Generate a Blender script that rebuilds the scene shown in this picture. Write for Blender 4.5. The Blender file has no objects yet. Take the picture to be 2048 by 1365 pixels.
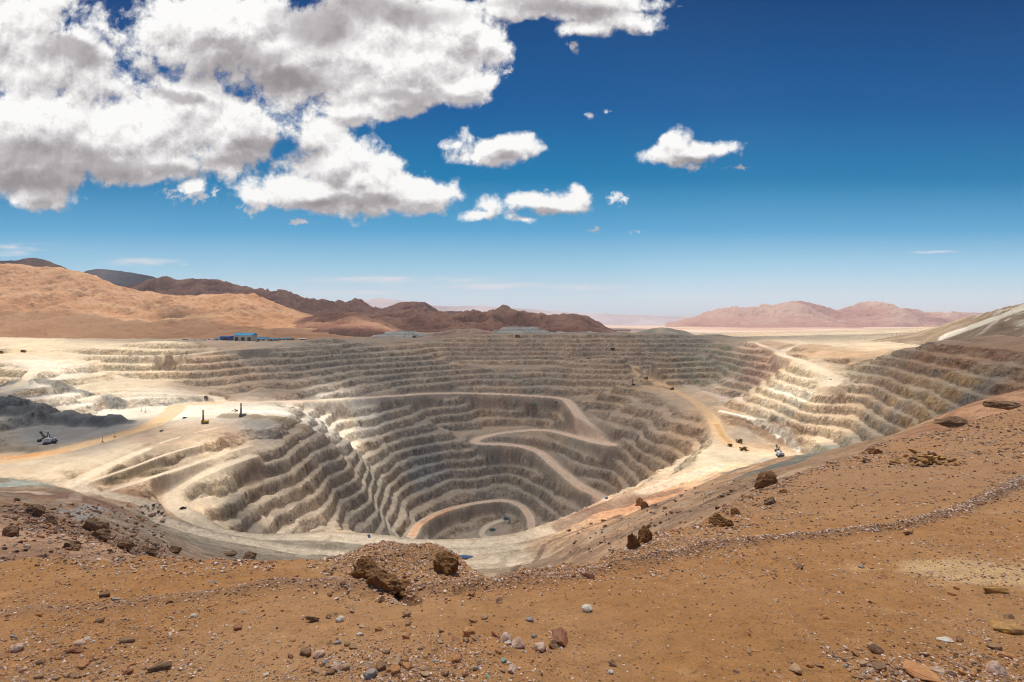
import bpy, bmesh, math, random
import numpy as np

random.seed(7)
C = bpy.context.scene
COL = C.collection
F = 1024.0            # focal length in the photograph's pixels
PX0, PY0 = 1024.0, 638.0

# ------------------------------------------------------------------ camera
cam = bpy.data.cameras.new('camera')
camo = bpy.data.objects.new('camera', cam)
COL.objects.link(camo)
camo.location = (0, 0, 0)
camo.rotation_euler = (math.radians(90), 0, 0)
cam.sensor_width = 36.0
cam.lens = 18.0
cam.shift_y = -(682.5 - 638.0) / 2048.0
cam.clip_start = 0.1
cam.clip_end = 300000.0
C.camera = camo

# ------------------------------------------------------------------ exposure
C.view_settings.view_transform = 'Standard'
C.view_settings.look = 'None'
C.view_settings.gamma = 1.0
C.view_settings.exposure = 0.0
C.cycles.max_bounces = 5
C.cycles.diffuse_bounces = 2
C.cycles.glossy_bounces = 1
C.cycles.volume_bounces = 1
C.cycles.filter_width = 1.05
C.cycles.transparent_max_bounces = 8

# ------------------------------------------------------------------ sun
SUN = np.array([-0.10, 0.24, 1.0]); SUN /= np.linalg.norm(SUN)
SUN_EL = math.asin(SUN[2])
sun = bpy.data.lights.new('sun', 'SUN')
sun.energy = 5.0
sun.angle = math.radians(0.53)
sun.color = (1.0, 0.93, 0.82)
suno = bpy.data.objects.new('sun', sun)
COL.objects.link(suno)
from mathutils import Vector
suno.rotation_euler = Vector(tuple(-SUN)).to_track_quat('-Z', 'Y').to_euler()
suno.location = (0, 0, 500)

# ------------------------------------------------------------------ node helpers
class NT:
    def __init__(s, tree): s.t = tree
    def n(s, typ, **kw):
        nd = s.t.nodes.new(typ)
        for k, v in kw.items(): setattr(nd, k, v)
        return nd
    def link(s, a, b): s.t.links.new(a, b)
    def _set(s, sock, v):
        if v is None: return
        if hasattr(v, 'is_output'): s.t.links.new(v, sock)
        elif isinstance(v, (tuple, list)) and len(v) == 3 and sock.type == 'RGBA': sock.default_value = (*v, 1)
        else: sock.default_value = v
    def math(s, op, a, b=None, c=None, clamp=False):
        nd = s.n('ShaderNodeMath', operation=op); nd.use_clamp = clamp
        s._set(nd.inputs[0], a); s._set(nd.inputs[1], b)
        if c is not None: s._set(nd.inputs[2], c)
        return nd.outputs[0]
    def vmath(s, op, a, b=None, c=None, out=0):
        nd = s.n('ShaderNodeVectorMath', operation=op)
        s._set(nd.inputs[0], a); s._set(nd.inputs[1], b)
        if c is not None: s._set(nd.inputs[2], c)
        return nd.outputs[out]
    def sep(s, v):
        nd = s.n('ShaderNodeSeparateXYZ'); s._set(nd.inputs[0], v); return nd.outputs
    def comb(s, x, y, z):
        nd = s.n('ShaderNodeCombineXYZ')
        s._set(nd.inputs[0], x); s._set(nd.inputs[1], y); s._set(nd.inputs[2], z)
        return nd.outputs[0]
    def noise(s, vec, scale, detail=6, rough=0.55, dist=0.0, lac=2.0, color=False):
        nd = s.n('ShaderNodeTexNoise')
        s._set(nd.inputs['Vector'], vec)
        nd.inputs['Scale'].default_value = scale; nd.inputs['Detail'].default_value = detail
        nd.inputs['Roughness'].default_value = rough; nd.inputs['Distortion'].default_value = dist
        nd.inputs['Lacunarity'].default_value = lac
        return nd.outputs['Color' if color else 'Fac']
    def smooth(s, v, a, b, lo=0.0, hi=1.0):
        nd = s.n('ShaderNodeMapRange', interpolation_type='SMOOTHSTEP')
        s._set(nd.inputs[0], v)
        nd.inputs[1].default_value = a; nd.inputs[2].default_value = b
        nd.inputs[3].default_value = lo; nd.inputs[4].default_value = hi
        return nd.outputs[0]
    def mix(s, fac, a, b, blend='MIX'):
        nd = s.n('ShaderNodeMix', data_type='RGBA', blend_type=blend)
        s._set(nd.inputs[0], fac); s._set(nd.inputs[6], a); s._set(nd.inputs[7], b)
        return nd.outputs[2]
    def ramp(s, fac, stops):
        nd = s.n('ShaderNodeValToRGB'); s._set(nd.inputs[0], fac)
        cr = nd.color_ramp
        while len(cr.elements) < len(stops): cr.elements.new(0.5)
        for e, (p, c) in zip(cr.elements, stops):
            e.position = p; e.color = (*c, 1) if len(c) == 3 else c
        return nd.outputs[0]

def lin(r, g, b):
    f = lambda c: (c / 255) / 12.92 if c / 255 <= 0.04045 else ((c / 255 + 0.055) / 1.055) ** 2.4
    return (f(r), f(g), f(b))

# ------------------------------------------------------------------ sky (world)
world = bpy.data.worlds.new('World'); C.world = world; world.use_nodes = True
wt = world.node_tree; wt.nodes.clear(); W = NT(wt)
# (x, y, rx, ry, weight) of cloud masses on the sky, in the photograph's pixels turned to tangents
CLOUDS = [
 (-60,90,230,150),(110,140,150,110),(60,250,230,95),(300,260,190,80),(60,330,180,60),(70,385,80,26),(300,330,140,42),(455,262,78,58),
 (360,215,100,60),(455,55,165,85),(640,110,200,85),(790,60,170,85),(830,130,130,70),(925,180,62,38),(800,195,80,34),(570,130,110,52),
 (920,60,80,70),(1080,5,120,28),(1180,10,120,30),(1255,40,55,22),(1180,58,55,18),(990,80,40,45),(690,215,60,26),
 (640,270,52,50),(670,330,82,60),(620,390,105,40),(740,395,90,42),(840,390,66,34),(540,395,45,14),(720,350,70,42),(885,385,40,24),
 (385,378,36,16),(990,300,62,30),(945,283,20,20),(1048,298,28,14),(915,290,16,8),(955,318,40,16),
 (1378,302,70,22),(1352,286,28,18),(1430,300,44,16),(1318,298,26,11),
 (1105,405,66,20),(1040,397,30,18),(960,428,46,12),(975,410,26,16),(1165,392,20,14),(1035,438,26,8),
]
SMALL = [(1178,231,14,8),(1147,95,14,16),(1000,140,30,12),(1236,397,24,16),(600,445,30,7),(500,420,26,14),(1195,460,24,7),(1385,333,30,9),(1475,337,26,5),(1270,462,9,4),(1210,225,10,5),(385,385,60,22)]
THIN = [(60,493,75,8),(290,523,75,9),(20,507,45,7),(800,560,190,9),(1060,574,220,8),(700,585,160,5),(370,530,12,3),(1880,505,60,3)]
DARK = [(30,325,230,42),(200,350,140,30),(340,350,110,18),(480,325,90,22),(60,375,150,35),(450,140,150,35),(560,170,150,26),(640,60,70,60),(750,15,120,30),(850,30,90,28),(130,95,60,20),
 (560,300,90,22),(800,205,80,18),(700,400,110,14),(120,110,70,25),(1090,5,150,18),(1385,312,60,9),(1005,305,35,12),(350,190,60,14),(1100,430,90,10)]

def cloud_group():
    g = bpy.data.node_groups.new('cloud_density', 'ShaderNodeTree')
    g.interface.new_socket('q', in_out='INPUT', socket_type='NodeSocketVector')
    g.interface.new_socket('d', in_out='OUTPUT', socket_type='NodeSocketFloat')
    G = NT(g)
    gi = G.n('NodeGroupInput'); go = G.n('NodeGroupOutput')
    q = gi.outputs[0]
    # wobble the domain so that masses are not ellipses
    w = G.noise(q, 4.0, 4, 0.6, color=True)
    w = G.vmath('MULTIPLY', G.vmath('SUBTRACT', w, (0.5, 0.5, 0.5)), (0.10, 0.07, 0.0))
    p = G.vmath('ADD', q, w)
    cur = None
    for (x, y, rx, ry) in CLOUDS:
        wt_ = min(1.0, 0.16 + (rx * ry) ** 0.5 / 62.0)
        cx, cy = (x - PX0) / F, (PY0 - y) / F
        rx, ry = rx / F * 1.22, ry / F * 1.22
        v = G.vmath('MULTIPLY_ADD', p, (1 / rx, 1 / ry, 0), (-cx / rx, -cy / ry, 0))
        l = G.vmath('LENGTH', v, None, out=1)
        l = G.math('MULTIPLY_ADD', l, -wt_, wt_)
        if cur is None: cur = l
        else:
            nd = G.n('ShaderNodeMath', operation='SMOOTH_MAX'); G.link(cur, nd.inputs[0]); G.link(l, nd.inputs[1]); nd.inputs[2].default_value = 0.18
            cur = nd.outputs[0]
    field = G.math('MAXIMUM', cur, -1.2)
    wr = G.vmath('MULTIPLY', G.vmath('SUBTRACT', G.noise(q, 16.0, 4, 0.6, color=True), (0.5, 0.5, 0.5)), (0.045, 0.035, 0.0))
    qb = G.vmath('ADD', q, wr)
    vo = G.n('ShaderNodeTexVoronoi', feature='SMOOTH_F1'); vo.voronoi_dimensions = '2D'; vo.normalize = True
    G.link(qb, vo.inputs['Vector']); vo.inputs['Scale'].default_value = 11.0; vo.inputs['Detail'].default_value = 4.0; vo.inputs['Roughness'].default_value = 0.58; vo.inputs['Lacunarity'].default_value = 2.2; vo.inputs['Smoothness'].default_value = 0.35
    n1 = G.noise(q, 6.5, 8, 0.60, dist=0.1)
    nn = G.math('ADD', G.math('MULTIPLY', G.math('SUBTRACT', n1, 0.5), 1.5), G.math('MULTIPLY', G.math('SUBTRACT', 0.34, vo.outputs['Distance']), 1.5))
    d = G.math('ADD', field, nn)
    G.link(d, go.inputs[0])
    return g
cg = cloud_group()
tc = W.n('ShaderNodeTexCoord')
dirv = tc.outputs['Generated']
dx, dy, dz = W.sep(dirv)
dyc = W.math('MAXIMUM', W.math('ABSOLUTE', dy), 0.08)
q = W.comb(W.math('DIVIDE', dx, dyc), W.math('DIVIDE', dz, dyc), 0.37)
def dens(qv):
    nd = W.n('ShaderNodeGroup'); nd.node_tree = cg; W._set(nd.inputs[0], qv); return nd.outputs[0]
d0 = dens(q)
d1 = dens(W.vmath('ADD', q, (-0.006, 0.020, 0.0)))
up = W.math('SUBTRACT', d0, d1)
wisp = W.noise(q, 30.0, 6, 0.66, dist=0.5)
alpha = W.smooth(W.math('ADD', d0, W.math('MULTIPLY', W.math('SUBTRACT', wisp, 0.5), 0.36)), -0.04, 0.34)
thick = W.smooth(d0, 0.1, 1.0)
edgehole = None
def blobs(lst, wob, soft=1.2):
    p = W.vmath('ADD', q, wob); cur = None
    for (x, y, rx, ry) in lst:
        cx, cy = (x - PX0) / F, (PY0 - y) / F
        rx, ry = rx / F * soft, ry / F * soft
        v = W.vmath('MULTIPLY_ADD', p, (1 / rx, 1 / ry, 0), (-cx / rx, -cy / ry, 0))
        l = W.vmath('DOT_PRODUCT', v, v, out=1)
        cur = l if cur is None else W.math('MINIMUM', cur, l)
    return W.math('SUBTRACT', 1.0, W.math('SQRT', cur))
wob = W.vmath('MULTIPLY', W.vmath('SUBTRACT', W.noise(q, 6.0, 5, 0.6, color=True), (0.5, 0.5, 0.5)), (0.20, 0.10, 0))
dark = W.smooth(blobs(DARK, wob, 1.45), 0.0, 0.8)
n3 = W.noise(q, 5.0, 6, 0.55, dist=0.3)
shd = W.math('MINIMUM', W.math('MAXIMUM', W.math('MULTIPLY', up, 1.2), -0.5), 0.30)
lit = W.math('ADD', 0.82, W.math('MULTIPLY', shd, W.math('MULTIPLY_ADD', dark, -0.6, 1.0)))
lit = W.math('ADD', lit, W.math('MULTIPLY', W.math('SUBTRACT', n3, 0.5), 0.8))
lit = W.math('SUBTRACT', lit, W.math('MULTIPLY', dark, 0.56))
lit = W.math('SUBTRACT', lit, W.math('MULTIPLY', thick, 0.06))
lit = W.math('MAXIMUM', W.math('MINIMUM', lit, 1.0), 0.0)
ccol = W.ramp(lit, [(0.0, lin(150,144,146)), (0.25, lin(180,174,176)), (0.5, lin(210,206,207)), (0.72, lin(233,231,230)), (0.95, lin(255,254,252))])
thinv = W.math('MULTIPLY', W.smooth(blobs(THIN, W.vmath('MULTIPLY', wob, (0.4, 0.15, 0)), 1.3), 0.0, 0.8), W.smooth(W.noise(W.vmath('MULTIPLY', q, (1, 6, 1)), 8.0, 6, 0.6), 0.35, 0.62))
sm_ = W.math('ADD', blobs(SMALL, W.vmath('MULTIPLY', W.vmath('SUBTRACT', W.noise(q, 60.0, 3, 0.6, color=True), (0.5, 0.5, 0.5)), (0.03, 0.02, 0)), 1.3), W.math('MULTIPLY', W.math('SUBTRACT', W.noise(q, 70.0, 5, 0.65, dist=0.5), 0.5), 3.0))
smallv = W.math('MULTIPLY', W.smooth(sm_, 0.25, 1.0), 0.85)
alpha = W.math('MAXIMUM', alpha, smallv)
# clear air: Nishita drives the tone, graded towards the deep polarised blue of the photograph
sky = W.n('ShaderNodeTexSky', sky_type='NISHITA')
sky.sun_disc = False
sky.sun_elevation = SUN_EL
sky.sun_rotation = math.atan2(SUN[0], SUN[1])
sky.altitude = 3000; sky.air_density = 1.0; sky.dust_density = 0.3; sky.ozone_density = 3.0
el = W.math('ARCSINE', W.math('MINIMUM', W.math('MAXIMUM', W.math('MULTIPLY', dz, 1.0), -1.0), 1.0))
eln = W.math('DIVIDE', W.math('DIVIDE', dz, W.math('MAXIMUM', W.math('ABSOLUTE', dy), 0.35)), 0.62)
grad = W.ramp(eln, [(0.0, lin(226,228,238)), (0.07, lin(212,228,239)), (0.16, lin(166,211,235)), (0.28, lin(88,168,214)), (0.44, lin(6,124,178)), (0.66, lin(0,92,156)), (1.0, lin(0,66,126))])
base = W.mix(0.03, grad, W.vmath('MULTIPLY', sky.outputs[0], (0.09, 0.09, 0.09)))
c1 = W.mix(W.math('MULTIPLY', thinv, 0.75), base, lin(236,232,236))
c2 = W.mix(alpha, c1, ccol)
front = W.smooth(dz, -0.02, 0.0)
c3 = W.mix(front, lin(190,170,150), c2)
bg = W.n('ShaderNodeBackground'); W._set(bg.inputs[0], c3); bg.inputs[1].default_value = 1.0
wo = W.n('ShaderNodeOutputWorld'); W.link(bg.outputs[0], wo.inputs[0])
world.cycles.sampling_method = 'MANUAL'; world.cycles.sample_map_resolution = 512

# ------------------------------------------------------------------ numeric noise
def _hash(ix, iy, seed):
    h = (ix.astype(np.uint32) * np.uint32(374761393) + iy.astype(np.uint32) * np.uint32(668265263) + np.uint32(seed * 974711 + 1013)) 
    h = (h ^ (h >> np.uint32(13))) * np.uint32(1274126177)
    h = h ^ (h >> np.uint32(16))
    return (h & np.uint32(0xffffff)).astype(np.float32) / np.float32(0xffffff)
def vnoise(x, y, seed=0):
    x = np.asarray(x, np.float32); y = np.asarray(y, np.float32)
    ix = np.floor(x); iy = np.floor(y); fx = x - ix; fy = y - iy
    ix = ix.astype(np.int32); iy = iy.astype(np.int32)
    ux = fx * fx * fx * (fx * (fx * 6 - 15) + 10); uy = fy * fy * fy * (fy * (fy * 6 - 15) + 10)
    a = _hash(ix, iy, seed); b = _hash(ix + 1, iy, seed); c = _hash(ix, iy + 1, seed); d = _hash(ix + 1, iy + 1, seed)
    return (a + (b - a) * ux) * (1 - uy) + (c + (d - c) * ux) * uy
def fbm(x, y, octs=5, seed=0, gain=0.5):
    x = np.asarray(x, np.float32); y = np.asarray(y, np.float32)
    s = 0; a = 1.0; t = 0
    for k in range(octs):
        s = s + a * (vnoise(x, y, seed + k) - 0.5); t += a
        x, y = 1.62 * x + 1.21 * y + 17.3, -1.21 * x + 1.62 * y + 9.7
        a *= gain
    return 2 * s / t            # about -1..1
def ridged(x, y, octs=5, seed=0, gain=0.5):
    x = np.asarray(x, np.float32); y = np.asarray(y, np.float32)
    s = 0; a = 1.0; t = 0
    for k in range(octs):
        s = s + a * (1 - np.abs(2 * vnoise(x, y, seed + k) - 1)); t += a
        x, y = 1.62 * x + 1.21 * y + 17.3, -1.21 * x + 1.62 * y + 9.7
        a *= gain
    return s / t
def sstep(a, b, v):
    t = np.clip((v - a) / (b - a), 0, 1); return t * t * (3 - 2 * t)

# ------------------------------------------------------------------ thin plate surface
class TPS:
    def __init__(s, P, V, reg=1e-3):
        P = np.asarray(P, float); V = np.asarray(V, float)
        if V.ndim == 1: V = V[:, None]
        n = len(P); s.P = P
        K = s._k(P, P) + reg * np.eye(n)
        Q = np.hstack([np.ones((n, 1)), P])
        A = np.block([[K, Q], [Q.T, np.zeros((3, 3))]])
        s.w = np.linalg.solve(A, np.vstack([V, np.zeros((3, V.shape[1]))]))
    def _k(s, A, B):
        r2 = (A[:, None, 0] - B[None, :, 0]) ** 2 + (A[:, None, 1] - B[None, :, 1]) ** 2
        return 0.5 * r2 * np.log(r2 + 1e-12)
    def __call__(s, X):
        return s._k(X, s.P) @ s.w[:-3] + s.w[-3] + X @ s.w[-2:]
def coarse_eval(tps, us, ls, nu=260, nl=320):
    """evaluate on a coarse lattice, then cubic upsample to the us x ls grid (rows = ls)"""
    cu = np.linspace(us[0], us[-1], nu); cl = np.linspace(ls[0], ls[-1], nl)
    U, L = np.meshgrid(cu, cl)
    X = np.stack([U.ravel(), L.ravel()], 1)
    v = np.concatenate([tps(X[i:i + 20000]) for i in range(0, len(X), 20000)])
    v = v.reshape(nl, nu, -1)
    def wm(t, g):
        n = len(g); p = (t - g[0]) / (g[1] - g[0]); i = np.clip(np.floor(p).astype(int), 1, n - 3); f = p - i
        M = np.zeros((len(t), n)); r = np.arange(len(t))
        M[r, i - 1] = -0.5 * f + f ** 2 - 0.5 * f ** 3; M[r, i] = 1 - 2.5 * f ** 2 + 1.5 * f ** 3
        M[r, i + 1] = 0.5 * f + 2 * f ** 2 - 1.5 * f ** 3; M[r, i + 2] = -0.5 * f ** 2 + 0.5 * f ** 3
        return M
    Mu = wm(us, cu); Ml = wm(ls, cl)
    return np.stack([Ml @ v[:, :, k] @ Mu.T for k in range(v.shape[2])], -1)

# ------------------------------------------------------------------ survey of the place
# every survey mark: where it is seen (px, py) and either its distance D (metres north) or its height z below the eye
def mD(px, py, D): u = (px - PX0) / F; return (u, math.log(D), (PY0 - py) / F)
def mZ(px, py, z): return mD(px, py, -z * F / (py - PY0))
def mW(px, D, z): return ((px - PX0) / F, math.log(D), z / D)

# haul roads: half width, colour, points (px, py, z)
TAN = (0.56, 0.44, 0.31); PINK = (0.70, 0.51, 0.37); PALE = (0.60, 0.50, 0.37); ORANGE = (0.56, 0.37, 0.20); GREYR = (0.42, 0.39, 0.34)
ROADS = [
 ('haul', 17, PINK, [(445,806,-200),(500,806,-205),(560,804,-214),(640,801,-228),(720,797,-243),(800,792,-257),(860,788,-269),(920,787,-278),(980,788,-283),(1040,791,-286),(1090,794,-288),(1130,800,-293),(1150,820,-302),(1165,840,-315),(1195,868,-335),(1222,890,-350)]),
 ('haul', 17, PINK, [(1222,890,-350),(1190,885,-356),(1150,874,-362),(1100,862,-371),(1060,861,-376),(1010,866,-383),(970,874,-389),(950,882,-394),(960,888,-398),(1000,889,-401),(1040,893,-406),(1075,903,-413),(1100,922,-422),(1125,945,-431),(1160,972,-441),(1212,999,-450)]),
 ('haul', 12, ORANGE, [(1212,1002,-450),(1150,1040,-475)]),
 ('haul', 11, PINK, [(822,1076,-500),(838,1050,-507),(870,1030,-513),(910,1016,-517),(960,1006,-521),(1010,1002,-525),(1040,1012,-529),(1060,1035,-534),(1062,1056,-540)]),
 ('haul', 9, PALE, [(1010,1040,-560),(985,1048,-560),(965,1062,-560),(968,1074,-560),(1000,1078,-560)]),
 # the long road along the near lip of the pit
 ('haul', 16, PALE, [(1440,930,-262),(1400,945,-268),(1340,966,-275),(1290,985,-283),(1240,1005,-291),(1180,1030,-298),(1120,1053,-304),(1060,1072,-309),(980,1087,-312),(900,1092,-312),(820,1090,-310),(760,1084,-307),(700,1078,-304),(640,1076,-300)]),
 ('haul', 12, PALE, [(640,1076,-300),(560,1076,-292),(500,1076,-285),(440,1068,-277),(400,1046,-266),(365,1025,-258),(345,1005,-252),(348,985,-246),(370,968,-241),(410,948,-235),(455,930,-230),(500,915,-226)]),
 ('haul', 10, PALE, [(1040,1095,-305),(960,1104,-306),(880,1106,-304),(800,1108,-302),(700,1112,-298),(600,1105,-292),(520,1090,-283),(450,1078,-272),(400,1066,-262),(350,1050,-250),(310,1035,-243),(295,1010,-232),(260,1000,-226),(200,988,-218),(150,972,-212),(170,955,-208),(220,930,-203),(290,900,-200)]),
 ('haul', 4, PALE, [(145,966,-211),(230,925,-206),(330,885,-203),(430,858,-202)]),('haul', 4, PALE, [(160,972,-212),(260,938,-208),(340,908,-206),(400,892,-205)]),('haul', 6, PALE, [(215,985,-221),(300,958,-222),(380,932,-223),(450,908,-222),(500,893,-219)]),
 # orange road across the left terrace
 ('haul', 20, ORANGE, [(-120,945,-203),(0,926,-203),(60,917,-203),(120,903,-202),(190,885,-201),(250,868,-200),(310,848,-199),(345,825,-198),(360,812,-197),(420,808,-198),(445,806,-200)]),
 ('haul', 10, PALE, [(440,805,-198),(436,797,-192),(400,791,-184),(340,789,-180),(280,787,-177),(215,789,-175),(170,800,-178)]),
 ('haul', 9, PALE, [(-150,820,-155),(0,785,-150),(30,775,-147),(50,762,-142),(62,748,-135),(90,738,-130),(150,732,-126),(190,722,-122)]),
 ('haul', 8, PALE, [(0,710,-108),(100,712,-110),(200,712,-110),(300,713,-108),(380,710,-104),(450,702,-100),(560,696,-98),(680,690,-96)]),
 # right hand ramps
 ('haul', 16, PALE, [(1590,680,-94),(1606,690,-100),(1560,706,-112),(1600,722,-118),(1640,740,-128),(1672,760,-142),(1655,772,-150)]),
 ('haul', 10, PALE, [(1500,684,-94),(1530,694,-102),(1560,706,-112)]),
 ('haul', 15, ORANGE, [(1268,733,-203),(1282,752,-222),(1320,768,-232),(1365,790,-240),(1400,812,-246),(1425,840,-252),(1440,868,-257),(1462,888,-261),(1500,900,-262)]),
 ('haul', 6, TAN, [(930,722,-185),(1000,722,-184),(1060,720,-182),(1120,721,-183),(1200,722,-186),(1268,733,-203)]),
]
MARKS = []
for _, hw, _c, pts in ROADS:
    for (px, py, z) in pts: MARKS.append(mZ(px, py, z))
ad = MARKS.append
# left terrace and the wall behind it
for p in [(40,800,-192),(120,835,-196),(200,815,-196),(300,810,-196),(360,850,-200),(480,825,-200),(540,835,-202),(430,880,-204),(0,880,-206),(100,890,-206),(200,860,-200)]: ad(mZ(*p))
for p in [(-200,750,-130),(0,690,-84),(0,735,-125),(150,770,-160),(200,690,-88),(230,745,-148),(330,690,-92),(330,735,-138),(400,765,-172),(450,690,-98),(500,720,-140),(500,760,-178),(560,690,-102),(620,730,-150),(620,770,-195)]: ad(mZ(*p))
# far wall
for p in [(700,684,-100),(700,730,-165),(720,765,-212),(800,682,-97),(830,720,-160),(840,755,-218),(950,679,-95),(950,740,-205),(960,765,-250),(1050,679,-95),(1060,740,-210),(1080,770,-260),(1150,680,-96),(1160,720,-172),(1180,760,-240),(1240,680,-96),(1240,710,-150),(1330,680,-96),(1320,705,-130),(1400,680,-96),(1400,720,-160),(1450,740,-190),(1480,690,-102),
          (1200,790,-280),(1185,815,-300)]: ad(mZ(*p))
# main pit, west flank, by bench lines of equal height
for p in [(680,847,-292),(813,820,-295),(913,797,-288),(680,872,-305),(760,857,-315),(846,840,-325),(980,806,-315),(1060,822,-340),(1100,832,-348),(723,885,-335),(880,850,-350),(963,829,-350),(1096,845,-362),
          (680,930,-320),(780,893,-365),(880,860,-372),(940,862,-380),(680,992,-350),(780,936,-395),(880,905,-405),(930,898,-403),(700,1030,-385),(780,962,-425),(900,925,-435),(1050,912,-428),
          (745,1060,-422),(800,980,-455),(900,948,-465),(1020,930,-455),(1080,950,-455),(790,1060,-480),(830,1005,-490),(900,978,-495),(1010,958,-492),(1070,985,-495),(1110,1030,-500),
          (870,1070,-553),(900,1050,-553),(960,1030,-552),(1010,1022,-550),(1040,1045,-556),(930,1080,-562),(1000,1060,-562),(1020,1050,-562)]: ad(mZ(*p))
# white pocket and the spur left of it
for p in [(700,888,-292),(660,862,-262),(640,850,-240),(600,838,-212),(560,834,-203),(690,912,-299)]: ad(mZ(*p))
# side pit
for p in [(520,880,-216),(570,862,-212),(395,1000,-254),(470,950,-242),(560,905,-231),(640,872,-240),(410,1035,-264),(470,990,-258),(560,937,-252),(670,890,-262),(450,1055,-286),(500,1010,-280),(590,958,-276),(685,915,-288),
          (500,1062,-306),(560,1010,-302),(650,955,-306),(550,1066,-326),(600,1018,-323),(650,1005,-332),(570,1070,-338),(600,1045,-340),(640,1060,-341),(700,1062,-345)]: ad(mZ(*p))
# east flank and the terrace with the machines
for z, L in [(-300,[(1215,815),(1290,870),(1350,925)]),(-330,[(1205,835),(1270,890),(1340,948)]),(-360,[(1240,900),(1290,965)]),(-390,[(1225,925),(1265,980)]),(-420,[(1200,950),(1240,992)])]:
    for (px, py) in L: ad(mZ(px, py, z))
for p in [(1240,772,-236),(1290,782,-240),(1350,800,-244),(1400,835,-251),(1430,890,-260),(1550,905,-262),(1500,918,-262),(1560,882,-258),(1510,850,-250),(1470,830,-240),(1420,775,-226),(1370,760,-222),(1480,790,-228),(1300,745,-215),(1330,728,-195)]: ad(mZ(*p))
# east wall
for p in [(1560,690,-96),(1600,745,-137),(1560,760,-162),(1540,785,-190),(1600,800,-185),(1600,840,-214),(1600,885,-248),(1700,692,-88),(1700,730,-125),(1700,800,-176),(1700,860,-216),(1680,885,-230),(1800,703,-78),(1800,760,-122),(1800,820,-160),(1790,865,-190),(1900,700,-64),(1900,770,-108),(1900,835,-140),(2000,695,-54),(2000,750,-84),(2000,800,-106),(2150,690,-45),(2150,770,-80),(1500,720,-142),(1470,705,-125)]: ad(mZ(*p))
for px in range(-200, 1700, 150): ad(mW(px, 2620, -96))
# beyond the rim
for p in [(-300,3600,-90),(200,3000,-90),(500,2700,-92),(800,2900,-96),(1100,3000,-96),(1400,3000,-100),(1700,2600,-94),(1900,2000,-75),(2100,1400,-50),(2400,1000,-30)]: ad(mW(*p))
# ground nearer than the pit lip, right
for p in [(1250,1012,800),(1340,975,850),(1430,945,890),(1560,925,780),(1640,905,560),(1560,945,480),(1700,900,480),(1800,875,330),(1900,850,240),(2048,800,170),(1450,955,620),(1380,990,520),(1300,1020,470),(1250,1050,420),(1180,1080,440),(1300,1060,300),(1400,1030,220),(1500,990,150),(1120,1110,470),(1030,1140,560),(960,1135,600),(1500,1000,220),(1650,920,300)]: ad(mD(*p))
# left
for p in [(640,1100,640),(600,1118,560),(500,1105,520),(450,1095,560),(420,1112,400),(350,1095,380),(300,1075,330),(330,1110,230),(250,1060,300),(230,1010,470),(150,990,430),(100,975,470),(0,985,420),(0,960,520),(180,1040,210),(100,1030,170),(0,1010,150),(0,1060,90),(100,1080,95),(200,1100,90),(150,1120,55),(0,1115,48),(-200,1100,48),(-200,1020,150),(-200,980,400),(700,1125,500),(850,1130,470)]: ad(mD(*p))
# hidden apron under the brow
for p in [(-300,22,-18),(0,22,-19),(400,22,-24),(700,25,-26),(1000,25,-26),(1300,25,-26),(1500,40,-28),(1750,75,-34),(2048,110,-40),(2350,110,-38),
          (500,120,-75),(700,200,-120),(900,200,-120),(1100,200,-110),(1000,380,-205),(1200,150,-80),(1300,120,-65),(1500,90,-48)]: ad(mW(*p))
MARKS = np.array(MARKS)
base_tps = TPS(MARKS[:, :2], MARKS[:, 2], reg=2e-4)

# edge between natural slope and worked pit, and where benches are cut
LIP = [(-400,640),(0,640),(200,650),(340,650),(420,655),(520,672),(700,700),(900,705),(1060,745),(1250,825),(1340,880),(1430,915),(1560,860),(1700,760),(1850,560),(2048,420),(2400,300)]
LIPU = np.array([(p[0] - PX0) / F for p in LIP]); LIPD = np.array([p[1] for p in LIP], float)

NU, NV = 1420, 1500
US = np.linspace(-1.28, 1.28, NU); LS = np.linspace(math.log(21.0), math.log(3300.0), NV)
S = coarse_eval(base_tps, US, LS)[:, :, 0]
UU, LL = np.meshgrid(US, LS)
YY = np.exp(LL); XX = UU * YY
ZB = S * YY                                   # smooth survey surface
BENCH = 24.0
lip = np.interp(UU, LIPU, LIPD)
pit = sstep(0.97, 1.06, YY / lip)
# soft noise on bench lines
wob = 6.0 * fbm(XX / 130, YY / 130, 3, 11) + 5.5 * fbm(XX / 34, YY / 34, 4, 12, 0.6) + 4.0 * fbm(XX / 11, YY / 11, 3, 19, 0.6)
gy, gx = np.gradient(ZB)
dYr = np.gradient(YY, axis=0); dXc = np.gradient(XX, axis=1)
zx = gx / dXc; zy = (gy - zx * np.gradient(XX, axis=0)) / dYr
slope = np.hypot(zx, zy)
tmask = pit * sstep(0.10, 0.22, slope) * (1 - sstep(0.94, 1.0, YY / 2750))
def to_bench(z): return np.where(z > -240, z / 18.5, -240 / 18.5 + (z + 240) / 24.0) + 100
def from_bench(t): t = t - 100; return np.where(t > -240 / 18.5, t * 18.5, -240 + (t + 240 / 18.5) * 24.0)
t = to_bench(ZB + wob * sstep(0.1, 0.4, slope))
kk = np.floor(t); fr = t - kk
wtr = 0.50 + 0.16 * fbm(XX / 210, YY / 210, 2, 31) + 0.16 * fbm(XX / 30, YY / 30, 3, 32)
prof = np.where(fr < wtr, 0.07 * fr / wtr, 0.07 + 0.93 * np.clip((fr - wtr) / (1 - wtr), 0, 1) ** 0.85)
ZT = from_bench(kk + prof)
riser = sstep(0.0, 0.22, (fr - wtr) / (1 - wtr)) * (1 - sstep(0.90, 1.0, fr)) * tmask
tread = (1 - sstep(-0.10, 0.06, (fr - wtr))) * tmask
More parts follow.
